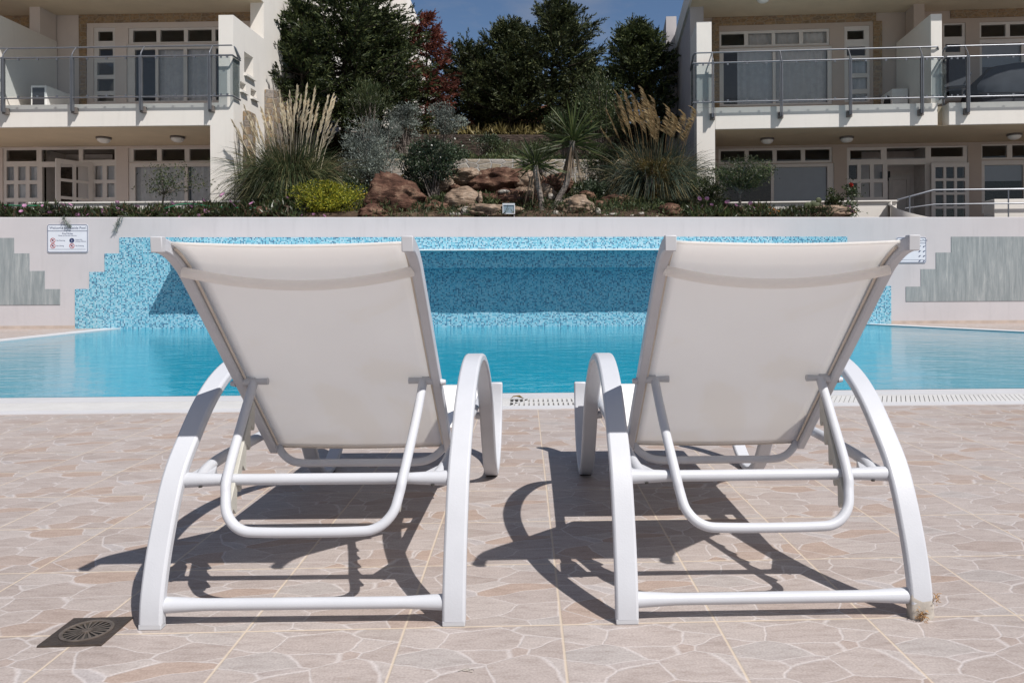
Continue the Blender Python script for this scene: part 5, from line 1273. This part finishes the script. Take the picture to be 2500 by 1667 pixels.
def weed(px, py, wpx, hpx, label, seed):
    p = atY(px, py, WY-.02); k = WY/FPX; t = thing('hanging_weed', label, 'weed', p); n = 150
    q = rng.random(n); P = np.stack([(q-.3)*wpx*k*np.sign(seed)+rng.normal(0, .015, n), -rng.random(n)*.04, -q*hpx*k+.02], 1)
    D = rng.normal(0, .6, (n, 3))+np.array((0, -.3, -.5)); V, Fq = blades(P, D, rng.uniform(.03, .06, n), .008); V[:, 1] = np.minimum(V[:, 1], .012)
    mesh_np('sprig', V, Fq, M['greyleaf'], t)
    MB().tube(smoothpath([(-.08*np.sign(seed), .05, .02), (-.02, -.01, .0), (wpx*k*.4*np.sign(seed), -.012, -hpx*k)], 4), .004, 5).build('stem', M['bark'], t)
weed(160, 531, 18, 26, 'grey sprig hanging over the wall top above the rules sign', 1)
weed(292, 531, 16, 36, 'longer grey sprig hanging over the wall above the mosaic corner', -1)

# ------------------------------------------------------------------ camera, light, world
cam = bpy.data.cameras.new('camera'); co_ = bpy.data.objects.new('camera', cam); C.objects.link(co_)
cam.sensor_fit = 'HORIZONTAL'; cam.sensor_width = 36; cam.lens = FPX/2500*36
cam.shift_x = -(XP-1250)/2500; cam.shift_y = -(833.5-YP)/2500
cam.clip_start = .05; cam.clip_end = 2000
co_.matrix_world = Matrix(((CR.x, CU.x, -CF.x, CO.x), (CR.y, CU.y, -CF.y, CO.y), (CR.z, CU.z, -CF.z, CO.z), (0, 0, 0, 1)))
S.camera = co_
SUN = Vector((.51, -.58, 1)).normalized()
sl_ = bpy.data.lights.new('sun', 'SUN'); so = bpy.data.objects.new('sun', sl_); C.objects.link(so)
sl_.energy = 4.4; sl_.angle = math.radians(.53); sl_.color = (1., .955, .90)
so.rotation_euler = (-SUN).to_track_quat('-Z', 'Y').to_euler(); so.location = SUN*40
wd = bpy.data.worlds.new('World'); S.world = wd; wd.use_nodes = True; nt = wd.node_tree; nt.nodes.clear(); N = NT(nt)
sky = N('TexSky', sky_type='NISHITA'); sky.sun_disc = False; sky.sun_elevation = math.asin(SUN.z); sky.sun_rotation = math.atan2(SUN.x, SUN.y)
sky.altitude = 30; sky.air_density = 1.0; sky.dust_density = .6; sky.ozone_density = 1.6
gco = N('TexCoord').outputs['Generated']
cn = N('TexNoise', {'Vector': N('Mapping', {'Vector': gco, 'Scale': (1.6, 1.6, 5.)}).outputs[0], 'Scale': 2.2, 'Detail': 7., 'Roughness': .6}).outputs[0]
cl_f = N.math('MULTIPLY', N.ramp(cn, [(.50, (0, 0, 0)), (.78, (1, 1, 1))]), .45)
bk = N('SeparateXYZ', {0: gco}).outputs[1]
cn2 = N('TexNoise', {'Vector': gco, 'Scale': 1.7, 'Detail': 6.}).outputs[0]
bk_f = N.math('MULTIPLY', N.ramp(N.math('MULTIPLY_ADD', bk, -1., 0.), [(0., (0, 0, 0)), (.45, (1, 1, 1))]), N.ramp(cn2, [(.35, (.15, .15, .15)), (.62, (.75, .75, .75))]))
cl_f = N.math('MAXIMUM', cl_f, bk_f)      # unseen cloud bank added on the sun's side to warm the fill light
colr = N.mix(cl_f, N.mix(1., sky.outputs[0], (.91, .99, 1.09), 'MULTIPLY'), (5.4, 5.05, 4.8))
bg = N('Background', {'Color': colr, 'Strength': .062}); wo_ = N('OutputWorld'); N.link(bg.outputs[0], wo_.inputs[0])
S.view_settings.view_transform = 'Standard'; S.view_settings.look = 'None'; S.view_settings.exposure = .31; S.view_settings.gamma = 1
S.cycles.max_bounces = 8; S.cycles.transparent_max_bounces = 16; S.cycles.caustics_reflective = False; S.cycles.caustics_refractive = False
S.cycles.use_denoising = True
